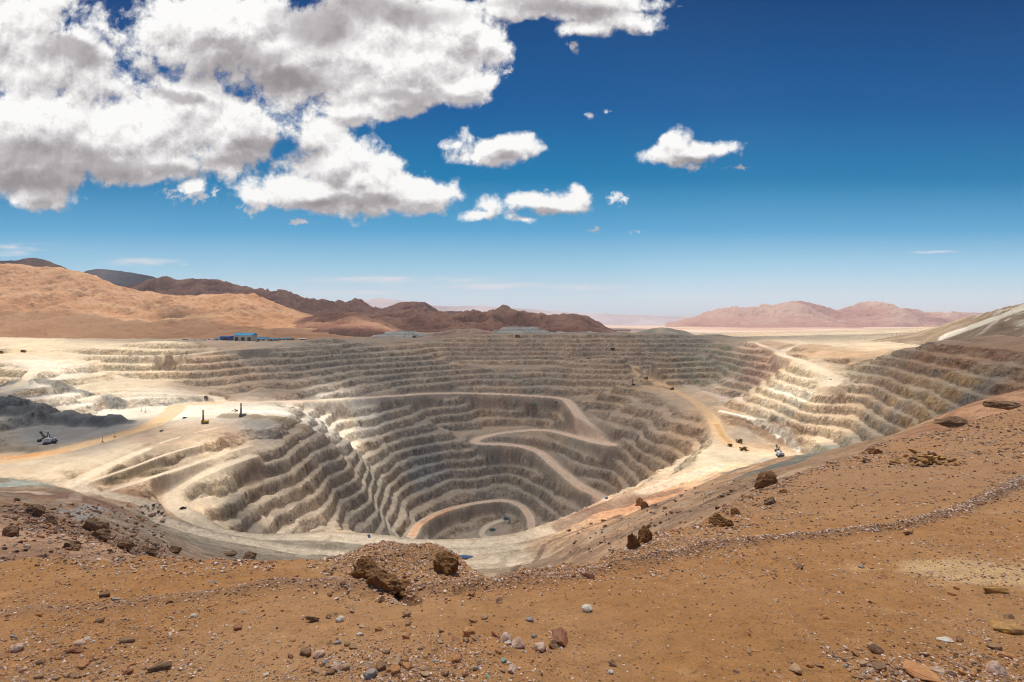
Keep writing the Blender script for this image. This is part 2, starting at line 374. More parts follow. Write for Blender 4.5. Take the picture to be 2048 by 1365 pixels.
# talus cones lying against risers
tal = sstep(0.05, 0.5, fbm(XX / 48, YY / 48, 3, 41)) * 0.85
ZT = ZT * (1 - tal * 0.5) + ZB * tal * 0.5
Z = ZB * (1 - tmask) + ZT * tmask
# rock roughness
rough = fbm(XX / 16, YY / 16, 5, 51, 0.6)
th1 = np.arctan2(XX + 60, YY - 1430) * 600; th2 = np.arctan2(XX - 900, YY - 900) * 500
gul = 0.5 * ridged(XX / 11, YY / 11, 3, 61) + 0.5 * ridged(th1 / 13, ZB / 45, 3, 62)
stk = fbm(th1 / 6, ZB / 70, 4, 63) * 0.6 + 0.4 * fbm(th1 / 22, ZB / 120, 3, 64)
Z = Z + riser * (3.4 * rough + 5.0 * (gul - 0.5)) + tmask * (tread * 0.8 * rough + 1.3 * fbm(XX / 6, YY / 6, 2, 52))
nat = (1 - pit)
Z = Z + nat * YY * (0.006 * fbm(XX / (0.16 * YY), YY / (0.16 * YY) * 1.0, 1, 3) )
Z = Z + nat * np.minimum(YY * 0.004, 2.2) * (ridged(XX / 21, YY / 21, 6, 71, 0.62) - 0.5) * 2.0
Z = Z + nat * np.minimum(YY * 0.02, 7.0) * fbm(XX / 95, YY / 95, 4, 81)
flat = pit * (1 - tmask)
Z = Z + flat * (1.6 * fbm(XX / 60, YY / 60, 4, 91) + 2.2 * sstep(0.62, 0.85, ridged(XX / 70, YY / 70, 4, 92)))

# banks of blasted rock on the terraces: crest line (px, py, z of the floor), height, half width, colour
BANKS = [([(228,958,-213),(250,942,-210),(330,922,-207)],6,12,(0.20,0.15,0.09)),([(380,1075,-272),(430,1085,-282),(500,1096,-292)],6,10,(0.25,0.21,0.16)),([(740,1098,-302),(820,1102,-305),(900,1101,-306)],4,9,(0.26,0.22,0.17)),([(-40,846,-198),(20,842,-198),(80,838,-197),(150,840,-197),(225,846,-198)],17,34,(0.085,0.095,0.10)),([(-60,815,-196),(20,812,-196),(80,808,-195),(130,812,-195)],9,22,(0.20,0.19,0.16)),
         ([(150,812,-196),(200,808,-196),(240,812,-196)],7,16,(0.22,0.21,0.19)),([(455,838,-203),(520,842,-204),(600,845,-210)],6,20,(0.30,0.24,0.16)),([(20,905,-205),(90,902,-205),(150,896,-204)],7,22,(0.22,0.19,0.14)),
         ([(1490,850,-252),(1530,862,-256),(1575,885,-259)],12,26,(0.25,0.16,0.10)),([(1330,732,-205),(1400,738,-210),(1440,752,-215)],7,18,(0.28,0.20,0.14))]
BANKM = np.zeros_like(Z); BANKC = np.zeros(Z.shape + (3,))
for pts, bh, bw, bc in BANKS:
    P = np.array([((px - PX0) / F * (-z * F / (py - PY0)), -z * F / (py - PY0)) for px, py, z in pts]); d = np.full(Z.shape, 1e9)
    for a, b in zip(P[:-1], P[1:]):
        e = b - a; tt = np.clip(((XX - a[0]) * e[0] + (YY - a[1]) * e[1]) / (e @ e), 0, 1); d = np.minimum(d, np.hypot(XX - a[0] - tt * e[0], YY - a[1] - tt * e[1]))
    d = d + bw * 0.35 * fbm(XX / 25, YY / 25, 4, 640); m = 1 - sstep(bw * 0.25, bw, d)
    Z = Z + bh * m * (1 + 0.25 * fbm(XX / 12, YY / 12, 4, 641)); mm = 1 - sstep(bw * 0.7, bw * 1.15, d); BANKC[mm > BANKM] = bc; BANKM = np.maximum(BANKM, mm)
# haul roads carved in
ROADM = np.zeros_like(Z); ROADC = np.zeros(Z.shape + (3,)); RACC = np.full(Z.shape, 1e9)
for ri, (_, hw, col, pts) in enumerate(ROADS):
    P = np.array([((px - PX0) / F * (-z * F / (py - PY0)), -z * F / (py - PY0), z) for px, py, z in pts])
    # Catmull-Rom refinement
    Q = []
    for i in range(len(P) - 1):
        p0 = P[max(i - 1, 0)]; p1 = P[i]; p2 = P[i + 1]; p3 = P[min(i + 2, len(P) - 1)]
        n = max(2, int(np.hypot(*(p2 - p1)[:2]) / 18))
        for k in range(n):
            s_ = k / n
            Q.append(0.5 * (2 * p1 + (p2 - p0) * s_ + (2 * p0 - 5 * p1 + 4 * p2 - p3) * s_ ** 2 + (3 * p1 - p0 - 3 * p2 + p3) * s_ ** 3))
    Q.append(P[-1]); Q = np.array(Q)
    dist = np.full(Z.shape, 1e9); rz = np.zeros_like(Z)
    R = hw * 3.2
    for a, b in zip(Q[:-1], Q[1:]):
        y0, y1 = min(a[1], b[1]) - R, max(a[1], b[1]) + R
        r0, r1 = np.searchsorted(LS, [math.log(max(y0, 22)), math.log(y1)])
        if r1 <= r0: continue
        x0, x1 = min(a[0], b[0]) - R, max(a[0], b[0]) + R
        u0 = min(x0 / y0, x0 / y1); u1 = max(x1 / y0, x1 / y1)
        c0, c1 = np.searchsorted(US, [u0, u1])
        if c1 <= c0: continue
        X_, Y_ = XX[r0:r1, c0:c1], YY[r0:r1, c0:c1]
        d = b - a; L2 = d[0] ** 2 + d[1] ** 2 + 1e-9
        tt = np.clip(((X_ - a[0]) * d[0] + (Y_ - a[1]) * d[1]) / L2, 0, 1)
        dd = np.hypot(X_ - a[0] - tt * d[0], Y_ - a[1] - tt * d[1])
        m = dd < dist[r0:r1, c0:c1]
        dist[r0:r1, c0:c1][m] = dd[m]; rz[r0:r1, c0:c1][m] = (a[2] + tt * d[2])[m]
    edge = hw * (1 + 0.16 * fbm(XX / 45, YY / 45, 3, 5 + ri))
    w = 1 - sstep(edge, edge * 2.1, dist)
    berm = 1.6 * np.exp(-((dist - edge * 1.04) / 2.4) ** 2)
    Z = np.where(dist < 1e8, Z * (1 - w) + (rz + berm) * w, Z)
    m = (1 - sstep(edge * 0.78, edge * 1.12, dist)) * (0.86 + 0.35 * fbm(XX / 45, dist / 3.2, 3, 720 + ri) * 1.0)
    m = np.clip(m, 0, 1)
    near = dist < RACC
    ROADC[near & (m > 0)] = col
    RACC = np.minimum(RACC, dist); ROADM = np.maximum(ROADM, m)
    riser *= 1 - w; tread *= 1 - 0.5 * w

# ------------------------------------------------------------------ first visible ground along a line of sight
SV = Z / YY
def hit(px, py, dmin=0.0):
    """world point of the ground seen at (px, py) farther than dmin"""
    u = (px - PX0) / F; s_ = (PY0 - py) / F
    c = int(round((u - US[0]) / (US[1] - US[0]))); c = min(max(c, 0), NU - 1)
    col = SV[:, c]; k = np.nonzero((col >= s_) & (YY[:, c] > dmin))[0]
    k = k[0] if len(k) else NV - 1
    if k > 0 and col[k - 1] < s_:
        f_ = (s_ - col[k - 1]) / (col[k] - col[k - 1] + 1e-12); D = YY[k - 1, c] + f_ * (YY[k, c] - YY[k - 1, c])
    else: D = YY[k, c]
    return np.array([u * D, D, s_ * D])
def ground_z(x, y):
    fu = (x / y - US[0]) / (US[1] - US[0]); fl = (math.log(y) - LS[0]) / (LS[1] - LS[0])
    i = int(np.clip(fl, 0, NV - 2)); j = int(np.clip(fu, 0, NU - 2)); a = fl - i; b = fu - j
    return (Z[i, j] * (1 - b) + Z[i, j + 1] * b) * (1 - a) + (Z[i + 1, j] * (1 - b) + Z[i + 1, j + 1] * b) * a

# ------------------------------------------------------------------ kinds of rock, by place
# (px, py, riser rgb, dust rgb) in linear reflectance
GREY = ((0.195,0.163,0.125), (0.335,0.28,0.217)); BRN = ((0.24,0.172,0.118), (0.39,0.295,0.21)); CREAM = ((0.34,0.265,0.17), (0.60,0.49,0.35)); WHITE = ((0.40,0.34,0.26), (0.72,0.65,0.54))
WARM = ((0.20,0.135,0.085), (0.44,0.31,0.20)); RUST = ((0.20,0.105,0.06), (0.42,0.26,0.16)); BLUEG = ((0.12,0.125,0.125), (0.30,0.29,0.265)); GREEN = ((0.19,0.185,0.125), (0.35,0.30,0.215)); MAROON = ((0.20,0.11,0.08), (0.40,0.28,0.20))
DGREY = ((0.19, 0.16, 0.12), (0.285, 0.24, 0.18)); OCHRE = ((0.31,0.19,0.09), (0.45,0.34,0.225))
ZONES = [
 (0,700,CREAM),(150,700,CREAM),(300,700,CREAM),(450,700,BRN),(0,760,CREAM),(100,740,WHITE),(200,770,CREAM),(300,750,CREAM),(420,740,BRN),(560,730,GREY),(420,780,BRN),(560,770,BRN),
 (650,700,GREY),(750,730,GREY),(850,700,BRN),(850,760,GREY),(950,720,BRN),(1050,700,BRN),(1050,760,GREY),(1130,740,BRN),(1180,700,BRN),(1200,770,BRN),(1250,690,BRN),(1330,690,GREY),
 (120,810,WHITE),(250,820,WHITE),(400,830,WHITE),(500,820,WHITE),(60,840,BLUEG),(130,860,BLUEG),(200,850,BLUEG),(100,880,BLUEG),(180,880,GREY),(30,900,BRN),(0,860,GREY),
 (300,880,BRN),(450,870,BRN),(520,850,BLUEG),(560,860,BRN),(450,920,CREAM),(350,920,BRN),(270,900,CREAM),(200,940,CREAM),(80,940,CREAM),(640,845,WHITE),(700,885,WHITE),(690,840,WHITE),
 (420,960,CREAM),(500,960,BRN),(600,930,GREY),(480,1010,GREY),(560,1000,GREY),(600,1055,CREAM),(640,1040,CREAM),(690,980,GREY),(700,1030,GREY),(740,900,CREAM),
 (750,960,GREY),(850,920,BLUEG),(820,990,GREY),(900,880,GREY),(800,850,GREY),(900,830,GREY),(1000,830,BRN),(1000,940,GREY),(1080,900,BRN),(1050,960,GREY),(900,1000,GREY),(1000,1050,GREY),(930,1070,GREY),
 (1200,860,GREY),(1170,930,GREY),(1250,930,BRN),(1300,880,BRN),(1250,830,BRN),(1340,900,WARM),(1380,880,WARM),(1300,800,BRN),(1290,770,WARM),(1350,770,WARM),(1430,770,CREAM),(1430,840,WARM),(1500,850,GREY),(1520,910,CREAM),(1450,910,CREAM),
 (1560,895,WARM),(1400,720,GREEN),(1450,740,GREEN),(1480,710,MAROON),(1530,730,MAROON),(1500,690,MAROON),(1560,790,CREAM),(1600,750,CREAM),(1620,700,WARM),(1650,770,CREAM),(1600,850,BRN),(1650,860,CREAM),(1700,820,BRN),(1720,870,GREY),
 (1700,720,WARM),(1780,740,BRN),(1850,720,RUST),(1920,730,RUST),(2000,710,RUST),(1800,800,OCHRE),(1780,840,GREY),(1850,800,OCHRE),(1900,790,OCHRE),(1950,800,GREY),(2030,770,RUST),
 (1620,684,CREAM),(1700,688,CREAM),(1780,692,CREAM),(1660,676,CREAM),(380,985,CREAM),(320,1000,BRN),
 (200,1000,RUST),(100,1000,RUST),(60,966,GREEN),(20,992,BRN),(130,990,RUST),(250,985,RUST),(150,1050,RUST),(50,1100,RUST),(200,1100,RUST),(300,1090,WARM),(250,1040,BRN),(300,1010,BRN),(330,1060,DGREY),(420,1060,DGREY),(450,1100,DGREY),(550,1100,DGREY),(650,1100,DGREY),(800,1120,DGREY),(960,1135,CREAM),
 (1030,1120,CREAM),(1100,1090,WARM),(1200,1070,WARM),(1300,1040,WARM),(1400,980,WARM),(1350,1000,WARM),(1250,1020,RUST),(1450,950,WARM),(1600,930,WARM),(1665,893,GREEN),(1560,938,WARM),(1720,900,WARM),(1550,960,BRN),(1500,985,WARM),(1480,1020,WARM),(1750,890,WARM),(1850,860,RUST),(1200,1100,WARM),
]
zp = []
for px, py, zc in ZONES:
    h_ = hit(px, py); zp.append((h_[0] / h_[1], math.log(h_[1]), zc[0], zc[1]))
nuc, nlc = 220, 260
cu = np.linspace(US[0], US[-1], nuc); cl = np.linspace(LS[0], LS[-1], nlc)
CUU, CLL = np.meshgrid(cu, cl)
cY = np.exp(CLL); cX = CUU * cY
wu = 0.035 * fbm(cX / 90, cY / 90, 4, 201); wl = 0.05 * fbm(cX / 90, cY / 90, 4, 202)
acc = np.zeros(CUU.shape + (6,)); ws = np.zeros(CUU.shape)
for (u, l, a, b) in zp:
    r2 = (CUU + wu - u) ** 2 + ((CLL + wl - l) * 1.1) ** 2
    w = 1 / (r2 + 0.0006) ** 2.0
    acc += w[..., None] * np.array(a + b); ws += w
acc /= ws[..., None]
def up2(A):
    pu = (US - US[0]) / (US[-1] - US[0]) * (nuc - 1); pl = (LS - LS[0]) / (LS[-1] - LS[0]) * (nlc - 1)
    iu = np.clip(pu.astype(int), 0, nuc - 2); il = np.clip(pl.astype(int), 0, nlc - 2); fu = (pu - iu)[None, :, None]; fl = (pl - il)[:, None, None]
    T = A[il] * (1 - fl) + A[il + 1] * fl
    return T[:, iu] * (1 - fu) + T[:, iu + 1] * fu
ZC = up2(acc)
rockc, dustc = ZC[..., :3] * 1.22, ZC[..., 3:] * 0.97
pt = sstep(-0.25, 0.35, fbm(XX / 85, YY / 85, 5, 330))[..., None] * pit[..., None]
rockc = rockc * (1 + pt * np.array((0.08, 0.0, -0.05))) * (1 - 0.10 * (1 - pt)); dustc = dustc * (1 + pt * np.array((0.08, 0.02, -0.03))) * (1 - 0.10 * (1 - pt) * pit[..., None])
# dusting: treads, flats, low noise patches on risers
strat = sstep(-0.15, 0.5, fbm(XX / 60 + 5, YY / 60, 4, 301))[..., None]
rd = np.clip((riser * (0.85 + 0.7 * fbm(XX / 14, YY / 14, 4, 302)) + tmask * 0.55 * (stk + 0.05)) * (1 - 0.55 * tal), 0, 1)[..., None]
natrock = (nat * sstep(0.45, 0.75, ridged(XX / 21, YY / 21, 6, 71, 0.62)) * 0.45)[..., None]
rd = np.clip(rd + natrock + (flat * 0.15)[..., None], 0, 1)
tint = (1 + 0.20 * fbm(XX / 23, YY / 23, 5, 303) + 0.22 * fbm(XX / 7, YY / 7, 4, 306, 0.7) * (0.35 + 0.65 * tmask))[..., None]
och = (sstep(0.25, 0.6, fbm(XX / 38, YY / 38, 4, 305)) * riser * 0.5)[..., None]
rk = rockc * (1 - och) + np.array((0.29, 0.18, 0.085)) * och
och = (sstep(0.25, 0.6, fbm(XX / 50 + 40, YY / 50, 4, 307)) * riser * 0.45)[..., None]
rk = rk * (1 - och) + np.array((0.13, 0.145, 0.14)) * och
och = (sstep(0.3, 0.6, fbm(XX / 30 + 90, YY / 30, 4, 308)) * riser * 0.4)[..., None]
rk = rk * (1 - och) + np.array((0.40, 0.33, 0.22)) * och
rk = rk * (1 - 0.5 * sstep(0.0, 0.5, fbm(XX / 8, YY / 8, 4, 309, 0.7)) * riser)[..., None] * (1 + 0.5 * sstep(0.1, 0.5, fbm(XX / 12, YY / 12, 4, 310, 0.7)) * riser)[..., None]
COLR = dustc * (1 - rd) + rk * rd
COLR = COLR * (1 + nat[..., None] * (0.05 + sstep(0.0, 0.2, UU)[..., None] * np.array((0.38, 0.22, 0.10))))
COLR = (COLR * (1 - BANKM[..., None] * 0.85) + BANKC * BANKM[..., None] * 0.85) * tint
streak = (1 + 0.10 * fbm(XX / 6, YY / 25, 3, 304))[..., None]
RM_ = (ROADM * 0.85)[..., None]
COLR = COLR * (1 - RM_) + ROADC * streak * RM_
# tracks, stains and bands of other ground: polyline seen at (px, py), half width in metres, colour, strength
STROKES = [([(1130,1050),(1200,1022),(1272,1002),(1340,985)],24,(0.23,0.135,0.09),.8),([(1026,1145),(1087,1091),(1169,1058),(1235,1034),(1313,1017),(1346,999)],4,(0.20,0.13,0.09),.8),
 ([(1108,1108),(1190,1075),(1272,1036),(1354,1010),(1395,994)],12,(0.54,0.37,0.235),.8),([(1060,1140),(1150,1105),(1230,1075),(1300,1050)],5,(0.28,0.19,0.13),.6),([(1330,1040),(1400,1010),(1460,985)],4,(0.26,0.18,0.13),.6),([(1300,1060),(1380,1030),(1450,1000)],7,(0.50,0.33,0.21),.6),
 ([(1500,945),(1560,932),(1620,912),(1665,893)],16,(0.24,0.245,0.20),.8),([(1470,940),(1520,925),(1540,918)],10,(0.34,0.31,0.25),.7),([(1400,965),(1450,945),(1490,935)],7,(0.30,0.21,0.15),.6),
 ([(-20,970),(40,968),(85,966)],14,(0.42,0.44,0.37),.8),([(90,988),(150,1000),(215,1012)],26,(0.29,0.175,0.12),.8),([(117,1010),(150,998),(180,987)],4,(0.48,0.35,0.26),.8),([(145,1036),(170,1022),(190,1014)],6,(0.44,0.39,0.34),.8),([(20,984),(60,984),(85,988)],7,(0.70,0.55,0.40),.8),
 ([(0,1030),(60,1040),(98,1051),(168,1072),(219,1100)],4,(0.56,0.35,0.21),.7),([(0,1000),(60,1010),(120,1030)],5,(0.50,0.30,0.18),.6),([(230,1050),(300,1062),(380,1085)],6,(0.36,0.29,0.22),.6),
 ([(1545,778),(1580,788),(1612,802)],15,(0.74,0.65,0.50),.85),([(1370,768),(1430,785),(1490,802)],20,(0.56,0.44,0.35),.8),([(1440,822),(1500,836),(1560,866),(1600,900)],7,(0.74,0.68,0.58),.85),
 ([(1272,738),(1286,749)],9,(0.22,0.115,0.06),.85),([(1291,756),(1306,763)],9,(0.24,0.13,0.07),.8),([(1325,773),(1342,780)],9,(0.22,0.125,0.07),.8),([(1435,850),(1445,872),(1460,885)],7,(0.40,0.24,0.10),.8),
 ([(825,1070),(838,1051),(870,1031),(905,1018)],9,(0.64,0.35,0.20),.8),([(1130,800),(1090,794),(1060,792)],8,(0.66,0.40,0.26),.7),([(1150,972),(1190,992),(1212,999)],10,(0.66,0.42,0.28),.7),
 ([(690,810),(700,840),(700,870)],22,(0.60,0.50,0.36),.6),([(645,812),(660,835)],14,(0.66,0.56,0.42),.6),([(0,918),(60,912),(130,902)],9,(0.56,0.27,0.09),.6),([(200,882),(280,860),(330,838)],10,(0.64,0.43,0.22),.5),
 ([(560,1062),(600,1050),(650,1048)],30,(0.56,0.45,0.33),.7),([(470,822),(540,822),(580,830)],14,(0.72,0.67,0.58),.7),([(1380,740),(1440,760)],12,(0.26,0.30,0.23),.5),([(1400,712),(1460,728)],12,(0.28,0.33,0.26),.5)]
for si, (pts, hw, col, st_) in enumerate(STROKES):
    P = np.array([hit(px, py) for px, py in pts]); R = hw * 1.8
    for a, b in zip(P[:-1], P[1:]):
        y0, y1 = max(min(a[1], b[1]) - R, 22), max(a[1], b[1]) + R; r0, r1 = np.searchsorted(LS, [math.log(y0), math.log(y1)]); x0, x1 = min(a[0], b[0]) - R, max(a[0], b[0]) + R
        c0, c1 = np.searchsorted(US, [min(x0 / y0, x0 / y1), max(x1 / y0, x1 / y1)])
        if r1 <= r0 or c1 <= c0: continue
        X_, Y_ = XX[r0:r1, c0:c1], YY[r0:r1, c0:c1]; d = b - a; tt = np.clip(((X_ - a[0]) * d[0] + (Y_ - a[1]) * d[1]) / (d[0] ** 2 + d[1] ** 2 + 1e-9), 0, 1)
        dd = np.hypot(X_ - a[0] - tt * d[0], Y_ - a[1] - tt * d[1]) + hw * 0.5 * fbm(X_ / (hw * 1.6), Y_ / (hw * 1.6), 4, 860 + si)
        m = ((1 - sstep(hw * 0.6, hw * 1.25, dd)) * st_ * (1 - 0.6 * riser[r0:r1, c0:c1]))[..., None]; tgt = np.array(col) * (tint[r0:r1, c0:c1])
        cur = COLR[r0:r1, c0:c1]; COLR[r0:r1, c0:c1] = np.where(m > 0, cur * (1 - m) + tgt * m, cur)
COLR = np.clip(COLR, 0.01, 0.9)

# ------------------------------------------------------------------ mesh builders
def tagd(o, label=None, cat=None, group=None, kind=None):
    if label: o['label'] = label
    if cat: o['category'] = cat
    if group: o['group'] = group
    if kind: o['kind'] = kind
    return o
def grid_faces(nr, nc):
    i = np.arange(nr - 1)[:, None] * nc + np.arange(nc - 1)[None, :]
    return np.stack([i, i + 1, i + nc + 1, i + nc], -1).reshape(-1, 4)
def make_mesh(name, verts, faces, mat, attrs=None, smooth=True, parent=None):
    """faces: (n,k) array"""
    me = bpy.data.meshes.new(name)
    verts = np.asarray(verts, np.float32); faces = np.asarray(faces, np.int32)
    n, k = faces.shape
    me.vertices.add(len(verts)); me.vertices.foreach_set('co', verts.ravel())
    me.loops.add(n * k); me.loops.foreach_set('vertex_index', faces.ravel())
    me.polygons.add(n); me.polygons.foreach_set('loop_start', np.arange(0, n * k, k, dtype=np.int32))
    me.polygons.foreach_set('loop_total', np.full(n, k, np.int32))
    me.polygons.foreach_set('use_smooth', np.full(n, smooth))
    me.update(calc_edges=True)
    for an, (typ, data) in (attrs or {}).items():
        at = me.attributes.new(an, typ, 'POINT')
        if typ == 'FLOAT_COLOR':
            d4 = np.ones((len(verts), 4), np.float32); d4[:, :3] = data; at.data.foreach_set('color', d4.ravel())
        else: at.data.foreach_set('value', np.asarray(data, np.float32).ravel())
    if mat: me.materials.append(mat)
    o = bpy.data.objects.new(name, me); COL.objects.link(o)
    if parent: o.parent = parent
    return o
def new_mat(name):
    m = bpy.data.materials.new(name); m.use_nodes = True; m.node_tree.nodes.clear()
    T = NT(m.node_tree); bs = T.n('ShaderNodeBsdfPrincipled'); out = T.n('ShaderNodeOutputMaterial'); T.link(bs.outputs[0], out.inputs[0])
    bs.inputs['Roughness'].default_value = 0.95
    bs.inputs['Specular IOR Level'].default_value = 0.15
    return m, T, bs
def bump(T, bs, h, dist, strength=1.0):
    b = T.n('ShaderNodeBump'); b.inputs['Strength'].default_value = strength; b.inputs['Distance'].default_value = dist
    T._set(b.inputs['Height'], h); T.link(b.outputs[0], bs.inputs['Normal'])

mt, T, bs = new_mat('pit_rock')
at = T.n('ShaderNodeAttribute', attribute_name='tone'); ar = T.n('ShaderNodeAttribute', attribute_name='rock')
co = T.n('ShaderNodeTexCoord').outputs['Object']
n1 = T.noise(co, 0.09, 8, 0.72); n2 = T.noise(T.vmath('MULTIPLY', co, (1, 1, 0.35)), 0.35, 6, 0.75)
vb = T.n('ShaderNodeTexVoronoi'); vb.inputs['Scale'].default_value = 0.16; vb.inputs['Detail'].default_value = 2.0; vb.inputs['Roughness'].default_value = 0.6; T.link(T.vmath('ADD', co, T.vmath('MULTIPLY', T.noise(co, 0.25, 3, 0.6, color=True), (5, 5, 5))), vb.inputs['Vector'])
cell = T.sep(vb.outputs['Color'])[0]
v = T.math('ADD', T.math('MULTIPLY', n1, 0.6), T.math('ADD', T.math('MULTIPLY', n2, 0.55), T.math('MULTIPLY', cell, 0.25)))
fac = T.math('ADD', 0.55, T.math('MULTIPLY', T.math('SUBTRACT', v, 0.25), 1.0))
amt = T.math('ADD', 0.45, T.math('MULTIPLY', ar.outputs['Fac'], 1.5))
fac = T.math('ADD', 1.0, T.math('MULTIPLY', T.math('SUBTRACT', fac, 1.0), amt))
T.link(T.mix(1.0, at.outputs['Color'], T.comb(fac, fac, fac), 'MULTIPLY'), bs.inputs['Base Color'])
bump(T, bs, T.math('MULTIPLY', v, T.math('ADD', 0.15, ar.outputs['Fac'])), 5.0, 0.9)
MROCK = mt

V = np.stack([XX, YY, Z], -1).reshape(-1, 3)
FA = grid_faces(NV, NU)
rm = ROADM.reshape(-1)[FA].mean(1) > 0.5
colv = COLR.reshape(-1, 3); rkv = np.clip(riser + natrock[..., 0] * 0.8 + nat * 0.25 + tmask * 0.1, 0, 1).reshape(-1)
def sub(sel, name):
    f = FA[sel]; used = np.unique(f); remap = np.zeros(len(V), np.int64); remap[used] = np.arange(len(used))
    return make_mesh(name, V[used], remap[f], MROCK, {'tone': ('FLOAT_COLOR', colv[used]), 'rock': ('FLOAT', rkv[used])})
tagd(sub(~rm, 'terrain'), kind='structure')
tagd(sub(rm, 'road'), kind='structure')

# ------------------------------------------------------------------ near ground: the brow the photograph was taken from
BROW = [(-400,13),(-100,12.5),(0,12.5),(300,12.2),(500,12.2),(650,12.3),(700,12.6),(780,13.4),(850,13.4),(905,12.8),(960,11.4),(1000,11.2),(1080,12.2),(1200,13.2),(1270,15),(1400,18.5),(1500,25),(1600,36),(1700,50),(1800,64),(1900,72),(2048,85),(2500,110)]
BU = np.array([(p[0] - PX0) / F for p in BROW]); BD = np.array([p[1] for p in BROW], float)
gm = []
def gD(px, py, D): gm.append(((px - PX0) / F, math.log(D), (PY0 - py) / F * D))
for p in [(0,1365,6.3),(500,1365,6.3),(1024,1365,6.3),(1500,1365,6.35),(2048,1365,6.6),(-300,1365,6.3),(2400,1365,6.8),(0,1250,8.0),(500,1250,8.0),(1024,1250,8.0),(1500,1250,8.2),(2048,1250,8.7),
          (0,1180,9.9),(400,1180,9.9),(800,1190,9.6),(1150,1180,9.9),(1500,1180,10.3),(2048,1160,11.0),(0,1130,12.2),(300,1131,12.0),(500,1130,12.0),(650,1126,12.2),(-300,1140,12.2),(1010,1166,10.7),(800,1172,10.6),
          (1190,1128,12.8),(1280,1090,15.0),(1400,1100,13.8),(1400,1050,18.5),(1500,1000,24),(1600,952,36),(1700,915,50),(1700,1000,22),(1700,1100,13.5),(1800,876,64),(1800,950,30),(1900,858,72),(1900,930,36),(2048,820,84),(2048,900,42),(2048,1000,21),(2048,1080,14),(2400,800,100),(2400,1000,24),
          (1024,1700,4.2),(0,1700,4.2),(2048,1700,4.3)]: gD(*p)
gm = np.array(gm); g_tps = TPS(gm[:, :2], gm[:, 2], reg=1e-3)
GU = 1500; GV = 1250
gus = np.linspace(-1.3, 1.3, GU); gls = np.linspace(math.log(3.2), math.log(150.0), GV)
G0 = coarse_eval(g_tps, gus, gls, 120, 160)[:, :, 0]
gUU, gLL = np.meshgrid(gus, gls); gY = np.exp(gLL); gX = gUU * gY
def gpos(px, py, Zg=None):
    Zg = G0 if Zg is None else Zg
    u = (px - PX0) / F; s_ = (PY0 - py) / F; c = min(max(int(round((u - gus[0]) / (gus[1] - gus[0]))), 0), GU - 1)
    col = Zg[:, c] / gY[:, c]; k = np.nonzero(col >= s_)[0]; k = k[0] if len(k) else GV - 1
    D = gY[k, c]; return np.array([u * D, D, s_ * D])
def poly_dist(L, X_, Y_):
    P = np.array([gpos(px, py)[:2] for px, py in L]); d = np.full(X_.shape, 1e9); 
    for a, b in zip(P[:-1], P[1:]):
        e = b - a; tt = np.clip(((X_ - a[0]) * e[0] + (Y_ - a[1]) * e[1]) / (e @ e + 1e-9), 0, 1)
        d = np.minimum(d, np.hypot(X_ - a[0] - tt * e[0], Y_ - a[1] - tt * e[1]))
    return d
WIND = [(-100,1245),(0,1230),(150,1218),(300,1203),(450,1190),(560,1178),(700,1180),(830,1185),(950,1175),(1080,1160),(1200,1140),(1300,1120),(1400,1103),(1500,1092),(1620,1076),(1720,1065),(1820,1052),(1900,1030),(1960,1005),(2020,975),(2100,935)]
TRACK2 = [(0,1160),(200,1158)]
SPIL = [(450,1262),(520,1256),(600,1248)]
dW = poly_dist(WIND, gX, gY)
wn = 0.5 + 0.5 * fbm(gX / 0.9, gY / 0.9, 3, 401)
wamp = 0.17 * (0.55 + 0.7 * wn) * (0.35 + 0.65 * sstep(-0.75, -0.45, gUU))
G = G0 + wamp * np.exp(-(dW / 0.24) ** 2)
G = G - 0.03 * np.exp(-((dW - 0.6) / 0.25) ** 2)
# gravel mound on the brow and the washed notch beside it
mc = gpos(800, 1160); 
def bumpat(c, rx, ry, h, p=2): return h * np.exp(-(np.abs((gX - c[0]) / rx) ** p + np.abs((gY - c[1]) / ry) ** p))
m1 = (gX + 2.75) ; 
G = G + bumpat((-2.75, 12.6), 1.15, 1.15, 0.50, 2.4) * (1 + 0.35 * fbm(gX / 0.8, gY / 0.8, 4, 430)) + bumpat((-1.75, 12.3), 0.55, 0.8, 0.20, 2)
notch = poly_dist([(735,1150),(775,1172),(800,1186),(825,1196)], gX, gY)
G = G - 0.32 * np.exp(-(notch / 0.16) ** 2)
# roughness: soft hummocks, ruts along the windrow, pebbled skin, ragged brow
G = G + 0.10 * fbm(gX / 2.3, gY / 2.3, 3, 402) * sstep(3, 12, gY) + 0.045 * fbm(gX / 0.6, gY / 0.6, 4, 403) + 0.016 * fbm(gX / 0.12, gY / 0.12, 4, 404, 0.6)
G = G + 0.012 * fbm(gX / 3.0 + 3, dW / 0.13, 3, 405) * (1 - sstep(2.5, 4.5, dW))
for off, dep in ((-1.15, 0.022), (-1.55, 0.022), (0.95, 0.018)):
    sd = np.where(G0 * 0 + gY > 0, dW, dW); G = G - dep * np.exp(-((dW - abs(off)) / 0.11) ** 2) * (0.6 + 0.4 * fbm(gX / 0.15, gY / 0.15, 2, 420)) * sstep(-0.6, 0.2, fbm(gX / 2.5, gY / 2.5, 2, 421))
G = G + 0.03 * sstep(0.55, 0.8, ridged(gX / 0.8, gY / 0.8, 5, 422)) 
big = sstep(15, 45, gY)
G = G + big * (0.5 * fbm(gX / 9, gY / 9, 5, 406) + 0.25 * (ridged(gX / 4.5, gY / 4.5, 5, 407) - 0.5))
bro = np.interp(gUU, BU, BD) * (1 + 0.05 * fbm(gX / (0.10 * gY), gY * 0 + 3.3, 4, 408))
ov = np.maximum(gY - bro, 0)
rim = (0.05 + 0.10 * fbm(gX / 0.5, gY / 0.5, 4, 415)) * np.exp(-((gY - bro) / (0.03 * bro)) ** 2)
